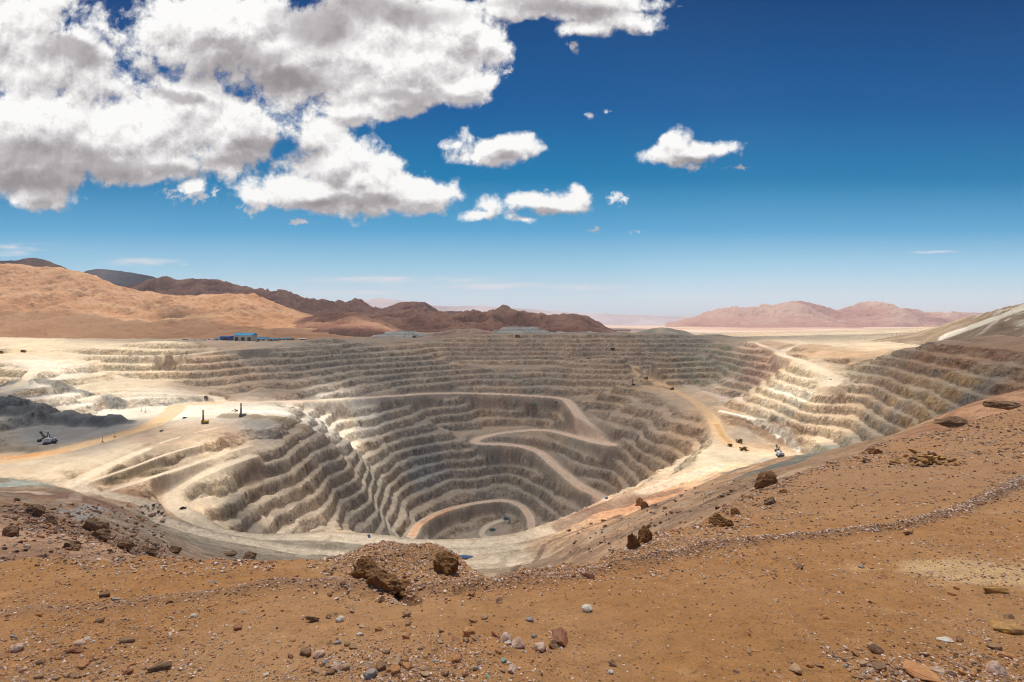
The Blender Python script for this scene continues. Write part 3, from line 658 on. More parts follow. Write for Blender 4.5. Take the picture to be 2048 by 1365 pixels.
crag = 0.5 + 0.5 * fbm(gX / 0.7, gY / 0.7, 4, 409)
G = G + rim - (0.75 + 0.3 * crag) * ov - 0.12 * np.minimum(ov, 3) * ov
G = np.maximum(G, -70)
# colours
rocky = sstep(0.0, 0.25, ov) + 0
dust = np.array((0.40, 0.20, 0.076)); dust2 = np.array((0.45, 0.25, 0.115)); pale = np.array((0.62, 0.42, 0.22)); stone = np.array((0.33, 0.19, 0.11)); crust = np.array((0.24, 0.135, 0.07))
f1 = sstep(-0.5, 0.6, fbm(gX / 3.1, gY / 3.1, 5, 410))[..., None]
gc = dust * (1 - f1) + dust2 * f1
pc = gpos(1960, 1145); pz = np.exp(-(((gX - pc[0]) / 2.6) ** 2 + ((gY - pc[1]) / 1.0) ** 2))
pz = sstep(0.25, 0.8, pz + 0.45 * fbm(gX / 0.8, gY / 0.8, 5, 411)); pz2 = sstep(0.45, 0.8, fbm(gX / 1.3 + 8, gY / 0.9, 5, 412)) * 0.35
pp = np.clip(pz * 0.8 + pz2, 0, 1)[..., None]; gc = gc * (1 - pp) + pale * pp
wg = (np.exp(-(dW / 0.30) ** 2) * 0.6)[..., None]; gc = gc * (1 - wg) + stone * wg
farm = (sstep(12.5, 26, gY) * 0.75)[..., None]; gc = gc * (1 - farm) + np.array((0.37, 0.21, 0.11)) * farm
rr = (np.clip(rocky, 0, 1) * 0.8)[..., None]; gc = gc * (1 - rr) + crust * rr
gc = gc * (1 + 0.10 * fbm(gX / 0.35, gY / 0.35, 4, 413)[..., None])
mg, T, bs = new_mat('bare_ground')
at = T.n('ShaderNodeAttribute', attribute_name='tone'); co = T.n('ShaderNodeTexCoord').outputs['Object']
a1 = T.noise(co, 3.0, 8, 0.65); a2 = T.noise(co, 26.0, 5, 0.7)
vo = T.n('ShaderNodeTexVoronoi'); vo.inputs['Scale'].default_value = 34.0; T.link(co, vo.inputs['Vector'])
peb = T.smooth(vo.outputs['Distance'], 0.12, 0.30, 1.0, 0.0)
sel = T.smooth(T.sep(vo.outputs['Color'])[0], 0.70, 0.78)
peb = T.math('MULTIPLY', peb, sel)
vo2 = T.n('ShaderNodeTexVoronoi'); vo2.inputs['Scale'].default_value = 11.0; T.link(co, vo2.inputs['Vector'])
peb = T.math('MAXIMUM', peb, T.math('MULTIPLY', T.smooth(vo2.outputs['Distance'], 0.10, 0.22, 1.0, 0.0), T.smooth(T.sep(vo2.outputs['Color'])[0], 0.62, 0.70)))
k = T.math('ADD', 0.42, T.math('ADD', T.math('MULTIPLY', a1, 0.65), T.math('MULTIPLY', a2, 0.50)))
c0 = T.mix(1.0, at.outputs['Color'], T.comb(k, k, k), 'MULTIPLY')
pcol = T.ramp(T.sep(vo.outputs['Color'])[1], [(0.0, (0.10,0.06,0.04)), (0.4, (0.36,0.20,0.11)), (0.7, (0.45,0.33,0.25)), (1.0, (0.62,0.55,0.50))])
T.link(T.mix(T.math('MULTIPLY', peb, 0.8), c0, pcol), bs.inputs['Base Color'])
bump(T, bs, T.math('ADD', T.math('MULTIPLY', a2, 0.6), T.math('ADD', T.math('MULTIPLY', peb, 0.9), a1)), 0.06, 1.0)
gv = np.stack([gX, gY, G], -1).reshape(-1, 3)
gf = grid_faces(GV, GU); gf = gf[(ov - 0.22 * bro - 4).reshape(-1)[gf].max(1) < 0]
tagd(make_mesh('ground', gv, gf, mg, {'tone': ('FLOAT_COLOR', gc.reshape(-1, 3))}), kind='structure')
def gz(x, y):
    fu = (x / y - gus[0]) / (gus[1] - gus[0]); fl = (np.log(y) - gls[0]) / (gls[1] - gls[0])
    i = np.clip(fl.astype(int), 0, GV - 2); j = np.clip(fu.astype(int), 0, GU - 2); a = fl - i; b = fu - j
    return (G[i, j] * (1 - b) + G[i, j + 1] * b) * (1 - a) + (G[i + 1, j] * (1 - b) + G[i + 1, j + 1] * b) * a

# ------------------------------------------------------------------ stones
rng = np.random.default_rng(5)
def stone_mesh(kind, seed, detail=0):
    r = np.random.default_rng(seed)
    bm = bmesh.new()
    sc = {'block': (1, .85, .7), 'slab': (1.1, .75, .32), 'shard': (1.25, .5, .45), 'cobble': (1, .85, .65)}[kind]
    n = {'block': 13, 'slab': 14, 'shard': 11, 'cobble': 30}[kind]
    for _ in range(n):
        v = r.normal(size=3); v /= np.linalg.norm(v)
        if kind != 'cobble': v *= r.uniform(0.78, 1.12)
        m = np.abs(v).max(); v = v * (0.55 + 0.45 / m * (0.8 if kind == 'block' else 0.6))
        bm.verts.new(tuple(v * np.array(sc) * 0.5))
    bmesh.ops.convex_hull(bm, input=bm.verts)
    bmesh.ops.delete(bm, geom=[v for v in bm.verts if not v.link_faces], context='VERTS')
    if detail:
        bmesh.ops.bevel(bm, geom=list(bm.edges), offset=0.03, segments=1, affect='EDGES', profile=0.5, clamp_overlap=True)
        bmesh.ops.triangulate(bm, faces=bm.faces)
        bmesh.ops.subdivide_edges(bm, edges=bm.edges, cuts=detail, use_grid_fill=True)
        bm.normal_update()
        P = np.array([v.co for v in bm.verts]); N = np.array([v.normal for v in bm.verts])
        dsp = 0.05 * fbm(P[:, 0] * 5 + seed, P[:, 1] * 5 + P[:, 2] * 7, 4, seed) + 0.03 * (ridged(P[:, 0] * 9 + seed, P[:, 2] * 14 + P[:, 1] * 3, 3, seed) - 0.5)
        for v, d, nn in zip(bm.verts, dsp, N): v.co += Vector(nn) * float(d)
    bmesh.ops.triangulate(bm, faces=bm.faces)
    me = bpy.data.meshes.new('rock'); bm.to_mesh(me); bm.free()
    return me
def rock_mat(name, c, c2, rough=0.9):
    m, T, bs = new_mat(name)
    oi = T.n('ShaderNodeObjectInfo').outputs['Random']; co = T.n('ShaderNodeTexCoord').outputs['Object']
    cc = T.vmath('ADD', co, T.comb(T.math('MULTIPLY', oi, 37.0), 0.0, 0.0))
    n_ = T.noise(cc, 2.2, 7, 0.68, 0.4); n2 = T.noise(cc, 11.0, 5, 0.65)
    k_ = T.smooth(n_, 0.36, 0.62)
    c0 = T.mix(k_, c, c2); g_ = T.math('ADD', 0.6, T.math('MULTIPLY', n2, 0.8))
    dusty = T.smooth(T.sep(T.n('ShaderNodeNewGeometry').outputs['Normal'])[2], 0.2, 0.95)
    c0 = T.mix(1.0, c0, T.comb(g_, g_, g_), 'MULTIPLY')
    T.link(T.mix(T.math('MULTIPLY', dusty, 0.30), c0, (0.42, 0.27, 0.15)), bs.inputs['Base Color'])
    bs.inputs['Roughness'].default_value = rough
    bump(T, bs, T.math('ADD', n_, T.math('MULTIPLY', n2, 0.5)), 0.10, 0.6)
    return m
RM = {'orange': rock_mat('orange_rock', (0.625,0.300,0.112), (0.500,0.213,0.088)), 'tan': rock_mat('tan_rock', (0.587,0.388,0.237), (0.450,0.275,0.163)),
      'pink': rock_mat('pink_rock', (0.750,0.562,0.463), (0.575,0.362,0.250)), 'white': rock_mat('white_rock', (0.850,0.838,0.750), (0.700,0.600,0.500)),
      'grey': rock_mat('grey_rock', (0.40,0.385,0.36), (0.312,0.300,0.288)), 'dark': rock_mat('dark_rock', (0.163,0.094,0.056), (0.250,0.150,0.088)),
      'red': rock_mat('red_rock', (0.413,0.163,0.088), (0.300,0.125,0.069)), 'ochre': rock_mat('ochre_rock', (0.550,0.312,0.088), (0.275,0.150,0.062)),
      'turquoise': rock_mat('turquoise_rock', (0.200,0.575,0.475), (0.275,0.413,0.325)), 'brown': rock_mat('brown_rock', (0.375,0.213,0.112), (0.250,0.144,0.081))}
STM = {}
for kd in ('block', 'slab', 'shard', 'cobble'):
    for i in range(5): STM[(kd, i)] = stone_mesh(kd, 100 + 17 * i + len(kd), 1)
STC = {}
def place_stone(name, kind, i, col, loc, size, rz, tilt, label, group=None, cat='rock', squash=1.0):
    key = (kind, i % 5, col)
    if key not in STC:
        me = STM[(kind, i % 5)].copy(); me.materials.clear(); me.materials.append(RM[col]); STC[key] = me
    o = bpy.data.objects.new(name, STC[key]); COL.objects.link(o)
    o.location = loc; o.rotation_euler = (tilt[0], tilt[1], rz); o.scale = (size, size, size * squash)
    return tagd(o, label, cat, group)
def near_stone(px, py, wpx, kind, col, label, group=None, k=None):
    p = gpos(px, py, G); size = wpx / F * p[1] * 1.3
    k = int(px * 7 + py) if k is None else k
    r = random.Random(k)
    return place_stone('rock', kind, k, col, (p[0], p[1] + 0.1 * size, p[2] + size * {'block': .20, 'slab': .08, 'shard': .12, 'cobble': .18}[kind]), size, r.uniform(-0.7, 0.7), (r.uniform(-.25, .25), r.uniform(-.25, .25)), label, group)
NOTED = [
 (1179,1153,27,'block','pink','pinkish brown angular rock on the gravel ridge right of the washed gully'),
 (1147,1156,10,'block','red','small red brown stone just left of the pinkish brown rock on the gravel ridge'),
 (943,1193,14,'block','red','lone red brown stone on bare dirt below the gravel mound'),
 (998,1207,19,'block','tan','lone tan angular stone with pale top on bare dirt below the ridge'),
 (1175,1223,20,'cobble','white','round white cobble lying alone on the bare dirt'),
 (1060,1244,14,'cobble','grey','small blue grey stone left of the round white cobble'),
 (629,1243,33,'shard','dark','long dark brown shard beside a white cobble'),
 (657,1238,12,'block','dark','small dark stone between the long dark shard and the white cobble'),
 (679,1244,16,'cobble','white','white cobble right of the long dark shard'),
 (762,1204,16,'block','brown','brown stone at the foot of the dark crag on the mound'),
 (1122,1288,38,'block','red','big dark red and orange rock, largest of the centre foreground'),
 (1106,1296,22,'block','brown','brown rock leaning on the big dark red rock'),
 (1036,1296,27,'block','pink','pink and white rock left of the pale rock in the arc of stones'),
 (1079,1302,25,'cobble','pink','pale round rock between the pink rock and the big dark red rock'),
 (1012,1284,22,'block','pink','pinkish tan rock behind the pink and white rock'),
 (992,1272,18,'block','orange','bright orange angular stone standing alone above the arc of stones'),
 (936,1273,25,'block','orange','wide orange tan rock at the top of the central stone cluster'),
 (1067,1275,10,'cobble','grey','tiny blue grey stone above the pale round rock'),
 (482,1228,19,'slab','tan','flat tan stone lying alone on smooth dirt left of centre'),
 (474,1261,17,'block','red','dark red stone with a pale face below the flat tan stone'),
 (252,1286,29,'slab','dark','dark slab with pale edge in the left foreground'),
 (145,1308,31,'shard','red','reddish brown leaning shard in the left foreground'),
 (157,1291,24,'slab','pink','pale pink slab behind the reddish leaning shard'),
 (315,1345,38,'shard','dark','large dark slab standing on edge at the bottom left'),
 (207,1196,17,'block','dark','dark angular rock just beyond the gravel ridge on the left'),
 (205,1218,15,'slab','tan','tan upright stone on the gravel ridge below the dark angular rock'),
 (229,1201,18,'slab','grey','flat grey stone on the gravel ridge right of the dark angular rock'),
 (341,1205,15,'block','ochre','yellowish ochre stone in the gravel ridge'),
 (425,1166,15,'slab','grey','flat pale grey stone between the brow and the gravel ridge'),
 (32,1303,23,'cobble','pink','pink cobble near the left edge'),
 (740,1356,25,'cobble','grey','grey brown rock at the bottom edge in the stone field'),
 (910,1324,21,'block','orange','orange stone beside a pale grey upright stone'),
 (957,1337,23,'shard','white','pale grey upright stone near the turquoise stones'),
 (1007,1325,11,'block','turquoise','turquoise green stone, the one farther from the bottom edge'),
 (977,1358,11,'block','turquoise','turquoise green stone at the very bottom edge'),
 (1600,1139,15,'block','dark','small dark stone alone on bare dirt right of centre'),
 (1767,1158,19,'slab','red','red brown brick shaped slab alone on bare dirt'),
 (1553,1204,15,'slab','tan','flat light brown stone alone on bare dirt'),
 (1993,1189,35,'shard','ochre','ochre pointed rock below the pale dirt patch'),
 (2026,1268,54,'slab','ochre','big ochre slab at the right edge'),
 (1891,1284,29,'slab','white','flat white rock left of the big ochre slab'),
 (2022,1238,19,'slab','dark','dark slab above the big ochre slab'),
 (1993,1299,29,'slab','brown','brown slab below the big ochre slab'),
 (1763,1339,31,'slab','dark','dark flat slab at the bottom right'),
 (1856,1356,62,'slab','orange','very large orange slab cut by the bottom edge'),
 (1512,1304,17,'slab','orange','orange stone paired with a smaller one low on the right'),
 (1593,1348,23,'block','tan','tan rock at the bottom edge between red stones'),
 (1227,1333,17,'block','dark','dark stone low in the middle beside a small white stone'),
 (1221,1348,11,'cobble','white','small white stone under the dark stone low in the middle'),
 (1821,1069,24,'shard','brown','long thin brown stone beside the gravel ridge on the right'),
 (2040,1097,22,'slab','orange','orange flat stone at the right edge above the pale patch'),
 (2035,975,14,'shard','white','pale upright stone at the right end of the gravel ridge'),
]
for px, py, w_, kd, cl_, lb in NOTED: near_stone(px, py, w_, kd, cl_, lb)
MORE = [(704,1224,12),(720,1231,10),(724,1257,16),(812,1235,19),(816,1252,13),(826,1257,11),(807,1262,13),(756,1263,13),(718,1273,11),(811,1278,14),(948,1245,17),(969,1239,14),(911,1281,16),(901,1276,9),(932,1285,13),(951,1283,13),(880,1287,11),(1017,1291,12),(878,1274,8),
        (708,1297,20),(694,1293,12),(675,1290,12),(661,1290,14),(469,1245,9),(335,1301,14),(30,1276,15),(387,1236,12),(274,1257,10),(772,1308,17),(610,1311,22),(637,1316,22),(610,1340,17),(810,1333,19),(530,1351,14),(185,1180,12),(1500,1307,11),(1621,1335,14),(1640,1333,16),(1473,1345,14),(1560,1356,16),(1653,1239,12),(1742,1207,9),(1740,1263,9),(1498,1272,10),(1426,1185,6),(1904,1192,13),(1914,1179,10),(850,1345,16),(870,1325,13),(690,1340,18),(660,1350,15),(890,1352,17),(930,1355,15),(780,1345,14),(730,1320,12),(840,1300,10),(1005,1345,10),(650,1330,13)]
COLS = ['orange', 'tan', 'tan', 'brown', 'red', 'pink', 'tan', 'orange', 'tan', 'orange', 'brown', 'pink', 'tan', 'grey', 'orange', 'white']
cnt = 0
def zone_label(px, py):
    if 560 < px < 1130 and py > 1215: return 'one of many small stones strewn below the gravel mound, tan to orange', 'small stones strewn below the mound'
    if px <= 560: return 'one of many small stones strewn over the left foreground dirt', 'small stones on the left foreground'
    if px > 1650 and py > 1270: return 'one of many broken slabs and chips in the lower right corner', 'broken slabs in the lower right corner'
    return 'one of the small stones dotted over the smooth dirt on the right', 'small stones on the right foreground'
for px, py, w_ in MORE:
    lb, gp = zone_label(px, py); r = random.Random(px * 3 + py)
    near_stone(px, py, w_, r.choice(['block', 'block', 'cobble', 'slab']), r.choice(COLS), lb, gp); cnt += 1
r = random.Random(42)
def scatter(n, f, wr):
    global cnt
    k = 0
    while k < n:
        px, py = f(); lb, gp = zone_label(px, py)
        w_ = wr[0] + (wr[1] - wr[0]) * r.random() ** 2.4
        near_stone(px, py, w_, r.choice(['block', 'slab', 'block', 'cobble', 'shard']), r.choice(COLS), lb, gp, k=r.randrange(9999)); k += 1; cnt += 1
scatter(62, lambda: (r.gauss(800, 125), min(1366, 1352 - abs(r.gauss(0, 26)))), (9, 24))
scatter(38, lambda: (r.uniform(1690, 2048), 1362 - abs(r.gauss(0, 34))), (8, 32))
scatter(42, lambda: (r.uniform(0, 300), 1362 - abs(r.gauss(0, 60))), (6, 18))
scatter(28, lambda: (r.uniform(0, 600), r.uniform(1140, 1330)), (5, 10))
scatter(22, lambda: (r.uniform(1150, 2040), r.uniform(1130, 1350)), (5, 10))
# loose gravel: nobody could count it
def gravel(name, pts, sizes, mat, cols, seed):
    r_ = np.random.default_rng(seed); T_ = [stone_mesh(k_, 900 + i, 0) for i, k_ in enumerate(['block', 'slab', 'shard', 'cobble', 'block', 'slab'])]
    VV, FF, CC = [], [], []; off = 0
    base = []
    for me in T_:
        v = np.empty(len(me.vertices) * 3, np.float32); me.vertices.foreach_get('co', v)
        f = np.empty(len(me.loops), np.int32); me.loops.foreach_get('vertex_index', f); base.append((v.reshape(-1, 3), f.reshape(-1, 3)))
    which = r_.integers(0, len(base), len(pts))
    for b in range(len(base)):
        m = which == b; n = m.sum(); v, f = base[b]
        if n == 0: continue
        a = r_.uniform(0, 6.283, n); ti = r_.uniform(-.5, .5, n); s_ = sizes[m]
        ca, sa, ct, st = np.cos(a), np.sin(a), np.cos(ti), np.sin(ti)
        x = v[None, :, 0] * ca[:, None] - v[None, :, 1] * sa[:, None]; y = v[None, :, 0] * sa[:, None] + v[None, :, 1] * ca[:, None]; z = np.repeat(v[None, :, 2], n, 0)
        y2 = y * ct[:, None] - z * st[:, None]; z2 = y * st[:, None] + z * ct[:, None]
        P = np.stack([x, y2, z2], -1) * s_[:, None, None] + pts[m][:, None, :] + np.array([0, 0, 1]) * s_[:, None, None] * 0.12
        VV.append(P.reshape(-1, 3)); FF.append((f[None] + (np.arange(n) * len(v))[:, None, None]).reshape(-1, 3) + off); CC.append(np.repeat(cols[m], len(v), 0)); off += n * len(v)
    return make_mesh(name, np.concatenate(VV), np.concatenate(FF), mat, {'tone': ('FLOAT_COLOR', np.concatenate(CC))}, smooth=False)
mgr, T, bs = new_mat('gravel_stone')
at = T.n('ShaderNodeAttribute', attribute_name='tone'); co = T.n('ShaderNodeTexCoord').outputs['Object']
k_ = T.math('ADD', 0.6, T.math('MULTIPLY', T.noise(co, 60.0, 4, 0.6), 0.8)); T.link(T.mix(1.0, at.outputs['Color'], T.comb(k_, k_, k_), 'MULTIPLY'), bs.inputs['Base Color'])
PAL = 1.08 * np.array([(0.60,0.49,0.42),(0.40,0.24,0.14),(0.33,0.18,0.11),(0.46,0.31,0.21),(0.24,0.14,0.09),(0.56,0.43,0.33),(0.42,0.22,0.10),(0.33,0.24,0.175),(0.16,0.09,0.06)])
def spray(cx, cy): return cx, cy
gp_, gs_ = [], []
Wp = np.array([gpos(px, py)[:2] for px, py in WIND]); seg = np.hypot(*(Wp[1:] - Wp[:-1]).T); cum = np.concatenate([[0], np.cumsum(seg)])
n = 21000; t_ = rng.uniform(0, cum[-1], n); x = np.interp(t_, cum, Wp[:, 0]); y = np.interp(t_, cum, Wp[:, 1]); 
clump = 0.5 + 0.5 * fbm(x / 1.1, y / 1.1, 3, 500); sp = 0.10 + 0.12 * clump
x = x + rng.normal(0, 1, n) * sp; y = y + rng.normal(0, 1, n) * sp * 1.1
keep = rng.random(n) < (0.45 + 0.8 * clump) * np.where(x / y < -0.5, 0.55, 1)
gp_.append(np.stack([x, y], 1)[keep]); gs_.append((0.018 + 0.05 * rng.random(n) ** 3)[keep] * np.clip(y[keep] / 9, 1, 2.0))
n = 6500; a_ = rng.uniform(0, 6.28, n); q_ = rng.random(n) ** 0.6; x = -2.6 + 1.55 * q_ * np.cos(a_); y = 12.0 + 1.5 * q_ * np.sin(a_); gp_.append(np.stack([x, y], 1)); gs_.append(0.02 + 0.05 * rng.random(n) ** 3)
n = 4200; pxs = rng.uniform(940, 1480, n); pos = np.array([gpos(a, 1172 - (a - 940) * 0.175 + b) for a, b in zip(pxs, rng.normal(0, 14, n))]); gp_.append(pos[:, :2]); gs_.append((0.018 + 0.05 * rng.random(n) ** 3) * np.clip(pos[:, 1] / 9, 1, 2.5))
n = 90000; u_ = rng.uniform(-1.1, 1.1, n); y = np.exp(rng.uniform(math.log(5.8), math.log(16), n)); x = u_ * y; d_ = 0.5 + 0.5 * fbm(x / 0.9, y / 0.9, 4, 501)
keep = rng.random(n) < np.maximum(0.22, sstep(0.35, 0.95, d_ + 0.18 * (np.abs(u_ - 0.15) > 0.62))); gp_.append(np.stack([x, y], 1)[keep]); gs_.append((0.009 + 0.045 * rng.random(n) ** 5)[keep] * np.clip(y[keep] / 8, .9, 1.6))
n = 5200; x = rng.normal(-1.45, 0.9, n); y = 6.0 + np.abs(rng.normal(0, 0.8, n)); gp_.append(np.stack([x, y], 1)); gs_.append(0.012 + 0.045 * rng.random(n) ** 3)
n = 4200; x = rng.uniform(4.4, 7.4, n); y = 6.2 + np.abs(rng.normal(0, 0.7, n)); gp_.append(np.stack([x, y], 1)); gs_.append(0.014 + 0.07 * rng.random(n) ** 4)
n = 3600; x = rng.uniform(-7.4, -4.0, n); y = 6.0 + np.abs(rng.normal(0, 1.1, n)); gp_.append(np.stack([x, y], 1)); gs_.append(0.012 + 0.055 * rng.random(n) ** 4)
n = 26000; u_ = rng.uniform(0.35, 1.2, n); y = np.exp(rng.uniform(math.log(15), math.log(85), n)); x = u_ * y; d_ = 0.5 + 0.5 * fbm(x / 6, y / 6, 4, 502) + 0.25 * sstep(25, 60, y)
keep = (rng.random(n) < sstep(0.42, 0.95, d_)) & (y < np.interp(u_, BU, BD) * 1.02); gp_.append(np.stack([x, y], 1)[keep]); gs_.append(((0.05 + 0.30 * rng.random(n) ** 4) * np.clip(y / 40, 0.45, 1.6))[keep])
n = 60000; u_ = rng.uniform(0.1, 1.2, n); y = np.exp(rng.uniform(math.log(11), math.log(60), n)); x = u_ * y; d_ = 0.5 + 0.5 * fbm(x / 2.2, y / 1.0, 4, 504)
keep = (rng.random(n) < np.maximum(0.15, sstep(0.45, 0.9, d_))) & (y < np.interp(u_, BU, BD)); gp_.append(np.stack([x, y], 1)[keep]); gs_.append(((0.016 + 0.08 * rng.random(n) ** 5) * np.clip(y / 12, 1, 3.5))[keep])
n = 9000; u_ = rng.uniform(-1.1, 1.05, n); bd = np.interp(u_, BU, BD); y = bd * (1 - np.abs(rng.normal(0, 0.045, n))); x = u_ * y; d_ = 0.5 + 0.5 * fbm(u_ * 14, u_ * 0, 4, 503); keep = rng.random(n) < sstep(0.3, 0.8, d_)
gp_.append(np.stack([x, y], 1)[keep]); gs_.append(((0.02 + 0.11 * rng.random(n) ** 4) * np.clip(y / 13, 1, 3.5))[keep])
CRAGS = [  # px, py of the middle, width px, height px, near?, material, label
 (722,1138,62,52,1,'CM','dark brown crumbling crag on the left face of the gravel mound'),
 (765,1166,60,38,1,'CM','rusty brown crag in the washed gully, between the big dark crag and the dirt'),
 (803,1184,44,26,1,'CM','low dark crag at the bottom end of the washed gully'),
 (888,1133,46,42,1,'CM','square dark block at the right shoulder of the gravel mound'),
 (1268,1084,26,40,1,'CM','dark upright crag on the brow, left of a matching split crag'),
 (1292,1072,34,36,1,'CM','split dark crag on the brow, right of the upright one'),
 (1452,1044,46,26,1,'CM','olive brown crag on the brow below the larger slope'),
 (1474,1024,26,18,1,'CM','small dark crag above the olive brown crag on the brow'),
 (1545,1003,32,16,1,'CM3','low brown crag in the debris below the orange crag'),
 (1537,952,42,36,2,'CM2','orange brown pointed crag standing at the edge before the grey mound'),
 (1568,982,16,10,1,'CM','small dark rock right of the low brown crag'),
 (1757,903,24,15,1,'CM','dark rock below the far brow, nearer the grey mound'),
 (1737,921,16,10,1,'CM3','small grey brown rock left of the orange rock pile'),
 (1920,842,62,20,1,'CM3','maroon ledge of rock on the far brow at the right'),
 (2020,808,50,16,1,'CM3','dark red ledge of rock at the far right brow'),
 (1281,1003,16,22,3,'CM2','small orange crag on the slope below the pit lip road'),
 (1292,1010,18,14,3,'CM2','bright orange rock right of the small orange crag on the slope'),
 (172,1046,34,30,3,'CM3','rusty crag at the middle of the left slope'),
 (203,1052,22,28,3,'CM3','narrow dark crag right of the rusty crag on the left slope'),
 (60,1022,34,22,3,'CM3','dark crag at the top of the left slope'),
 (12,1062,30,28,3,'CM3','dark crag at the left edge of the slope'),
 (130,1088,36,22,3,'CM3','brown crag low on the left slope'),
 (95,1040,22,14,3,'CM3','small dark crag in the upper debris of the left slope'),
 (190,1068,34,18,3,'CM3','dark crag along the rubble line of the left slope'),
 (243,1090,32,20,3,'CM3','rusty pointed crag at the low end of the rubble line'),
 (290,1104,34,16,3,'CM3','brown crag lowest on the left slope near the brow'),
 (345,1100,26,14,3,'CM3','flat brown crag right of the lowest crag on the left slope'),
 (65,1118,22,10,3,'CM3','small brown crag just beyond the brow at the left'),
 (497,1112,26,16,3,'CM3','olive crag below the pit lip road, just beyond the brow'),
 (455,1108,22,10,3,'CM3','small olive crag left of the larger one beyond the brow'),
]
for (px, py, w_, h_, where, m_, lb) in CRAGS:
    if where == 3: continue
    p = gpos(px, py + h_ * 0.42, G); sx = w_ / F * p[1]; n = 260; a_ = rng.normal(0, 0.75, (n, 2)) * sx; gp_.append(np.stack([p[0] + a_[:, 0] * 1.3, p[1] + 0.1 * sx + a_[:, 1]], 1)); gs_.append(sx * (0.03 + 0.22 * rng.random(n) ** 3))
P2 = np.concatenate(gp_); S2 = np.concatenate(gs_); z = gz(P2[:, 0], P2[:, 1])
cl_ = PAL[rng.integers(0, len(PAL), len(P2))] * rng.uniform(0.75, 1.2, (len(P2), 1)) * (0.88 + 0.12 * (P2[:, 1:] < 20))
tagd(gravel('gravel', np.column_stack([P2, z]), S2, mgr, cl_, 3), 'loose broken gravel in a graded ridge and scattered over the brown dirt', 'gravel', None, 'stuff')

# crags and outcrops
def crag_mesh(seed, sx, sy, sz, res=5, mat=None):
    bm = bmesh.new(); bmesh.ops.create_icosphere(bm, subdivisions=res, radius=0.5)
    P = np.array([v.co for v in bm.verts]); 
    r_ = np.random.default_rng(seed)
    Q_ = P.copy()
    for _ in range(16):
        nrm = r_.normal(size=3); nrm /= np.linalg.norm(nrm); h_ = r_.uniform(0.24, 0.42); dd = Q_ @ nrm; m = dd > h_; Q_[m] -= np.outer(dd[m] - h_, nrm)
    L_ = np.linalg.norm(P, axis=1, keepdims=True); N_ = P / L_
    d = 0.16 * (ridged(Q_[:, 0] * 3.2 + seed, Q_[:, 1] * 3.2 + Q_[:, 2] * 4.5, 5, seed, 0.6) - 0.55) + 0.06 * fbm(Q_[:, 0] * 9 + seed, Q_[:, 2] * 9 + Q_[:, 1] * 6, 4, seed + 3, 0.6)
    Q_ = (Q_ + N_ * d[:, None]) * np.array([sx, sy, sz])
    for v, c_ in zip(bm.verts, Q_): v.co = tuple(c_)
    me = bpy.data.meshes.new('rock_outcrop'); bm.to_mesh(me); bm.free()
    me.polygons.foreach_set('use_smooth', np.zeros(len(me.polygons), bool)); me.materials.append(mat)
    return me
def crag_mat(name, c, c2, c3, sc):
    m, T, bs = new_mat(name); co = T.n('ShaderNodeTexCoord').outputs['Object']
    n_ = T.noise(co, 2.0 * sc, 8, 0.68, 0.5); n2 = T.noise(co, 9.0 * sc, 6, 0.7)
    c0 = T.mix(T.smooth(n_, 0.38, 0.60), c, c2); c0 = T.mix(T.smooth(n2, 0.55, 0.72), c0, c3)
    up_ = T.smooth(T.sep(T.n('ShaderNodeNewGeometry').outputs['Normal'])[2], 0.55, 0.95)
    T.link(T.mix(T.math('MULTIPLY', up_, 0.3), c0, (0.36, 0.23, 0.135)), bs.inputs['Base Color'])
    bump(T, bs, T.math('ADD', n_, T.math('MULTIPLY', n2, 0.6)), 0.25 / sc, 0.8); return m
CM = crag_mat('dark_crag', (0.22,0.11,0.045), (0.36,0.18,0.065), (0.11,0.06,0.035), 1.0)
CM2 = crag_mat('orange_crag', (0.34,0.18,0.08), (0.22,0.12,0.06), (0.40,0.27,0.12), 0.25)
CM3 = crag_mat('brown_crag', (0.27,0.165,0.10), (0.34,0.21,0.12), (0.17,0.105,0.065), 0.08)
for i, (px, py, w_, h_, where, m_, lb) in enumerate(CRAGS):
    p = gpos(px, py + h_ * 0.42, G) if where in (1, 2) else hit(px, py + h_ * 0.42)
    D = p[1]; kk_ = 1.15 if where != 3 else 1.0; m_ = {'CM': CM, 'CM2': CM2, 'CM3': CM3}[m_]; kk_ = kk_ * (0.82 if px > 1200 and where != 3 else 1.0); sx = w_ / F * D * 1.2 * kk_; sz = h_ / F * D * 1.55 * kk_
    o = bpy.data.objects.new('rock_outcrop', crag_mesh(700 + i, sx, sx * 0.8, sz, 5 if where != 3 else 4, m_)); COL.objects.link(o)
    o.location = (p[0], p[1] + sx * 0.30, p[2] + sz * 0.02); o.rotation_euler = (0, 0, random.uniform(-.5, .5))
    tagd(o, lb, 'rock outcrop')
# heap of broken orange slabs
r = random.Random(9)
for k in range(64):
    a = r.gauss(0, 1); px = 1858 + a * 38; py = 929 - max(0, 1 - abs(a) / 1.9) * 24 * r.random() + r.uniform(-2, 3)
    p = gpos(1858 + a * 38, 930 + r.uniform(-3, 3), G); D = p[1]; w_ = r.uniform(8, 26)
    z_ = p[2] + max(0, 1 - abs(a) / 1.9) * r.random() * 24 / F * D
    place_stone('rock', r.choice(['slab', 'block', 'slab']), k, r.choice(['ochre', 'brown', 'brown', 'orange', 'dark', 'ochre']), (p[0], p[1] + r.uniform(-.4, 1.0), z_), w_ / F * D, r.uniform(0, 3), (r.uniform(-.5, .5), r.uniform(-.5, .5)),
                'one of the broken orange brown slabs heaped in the pile below the right brow', 'slabs of the orange rock pile')

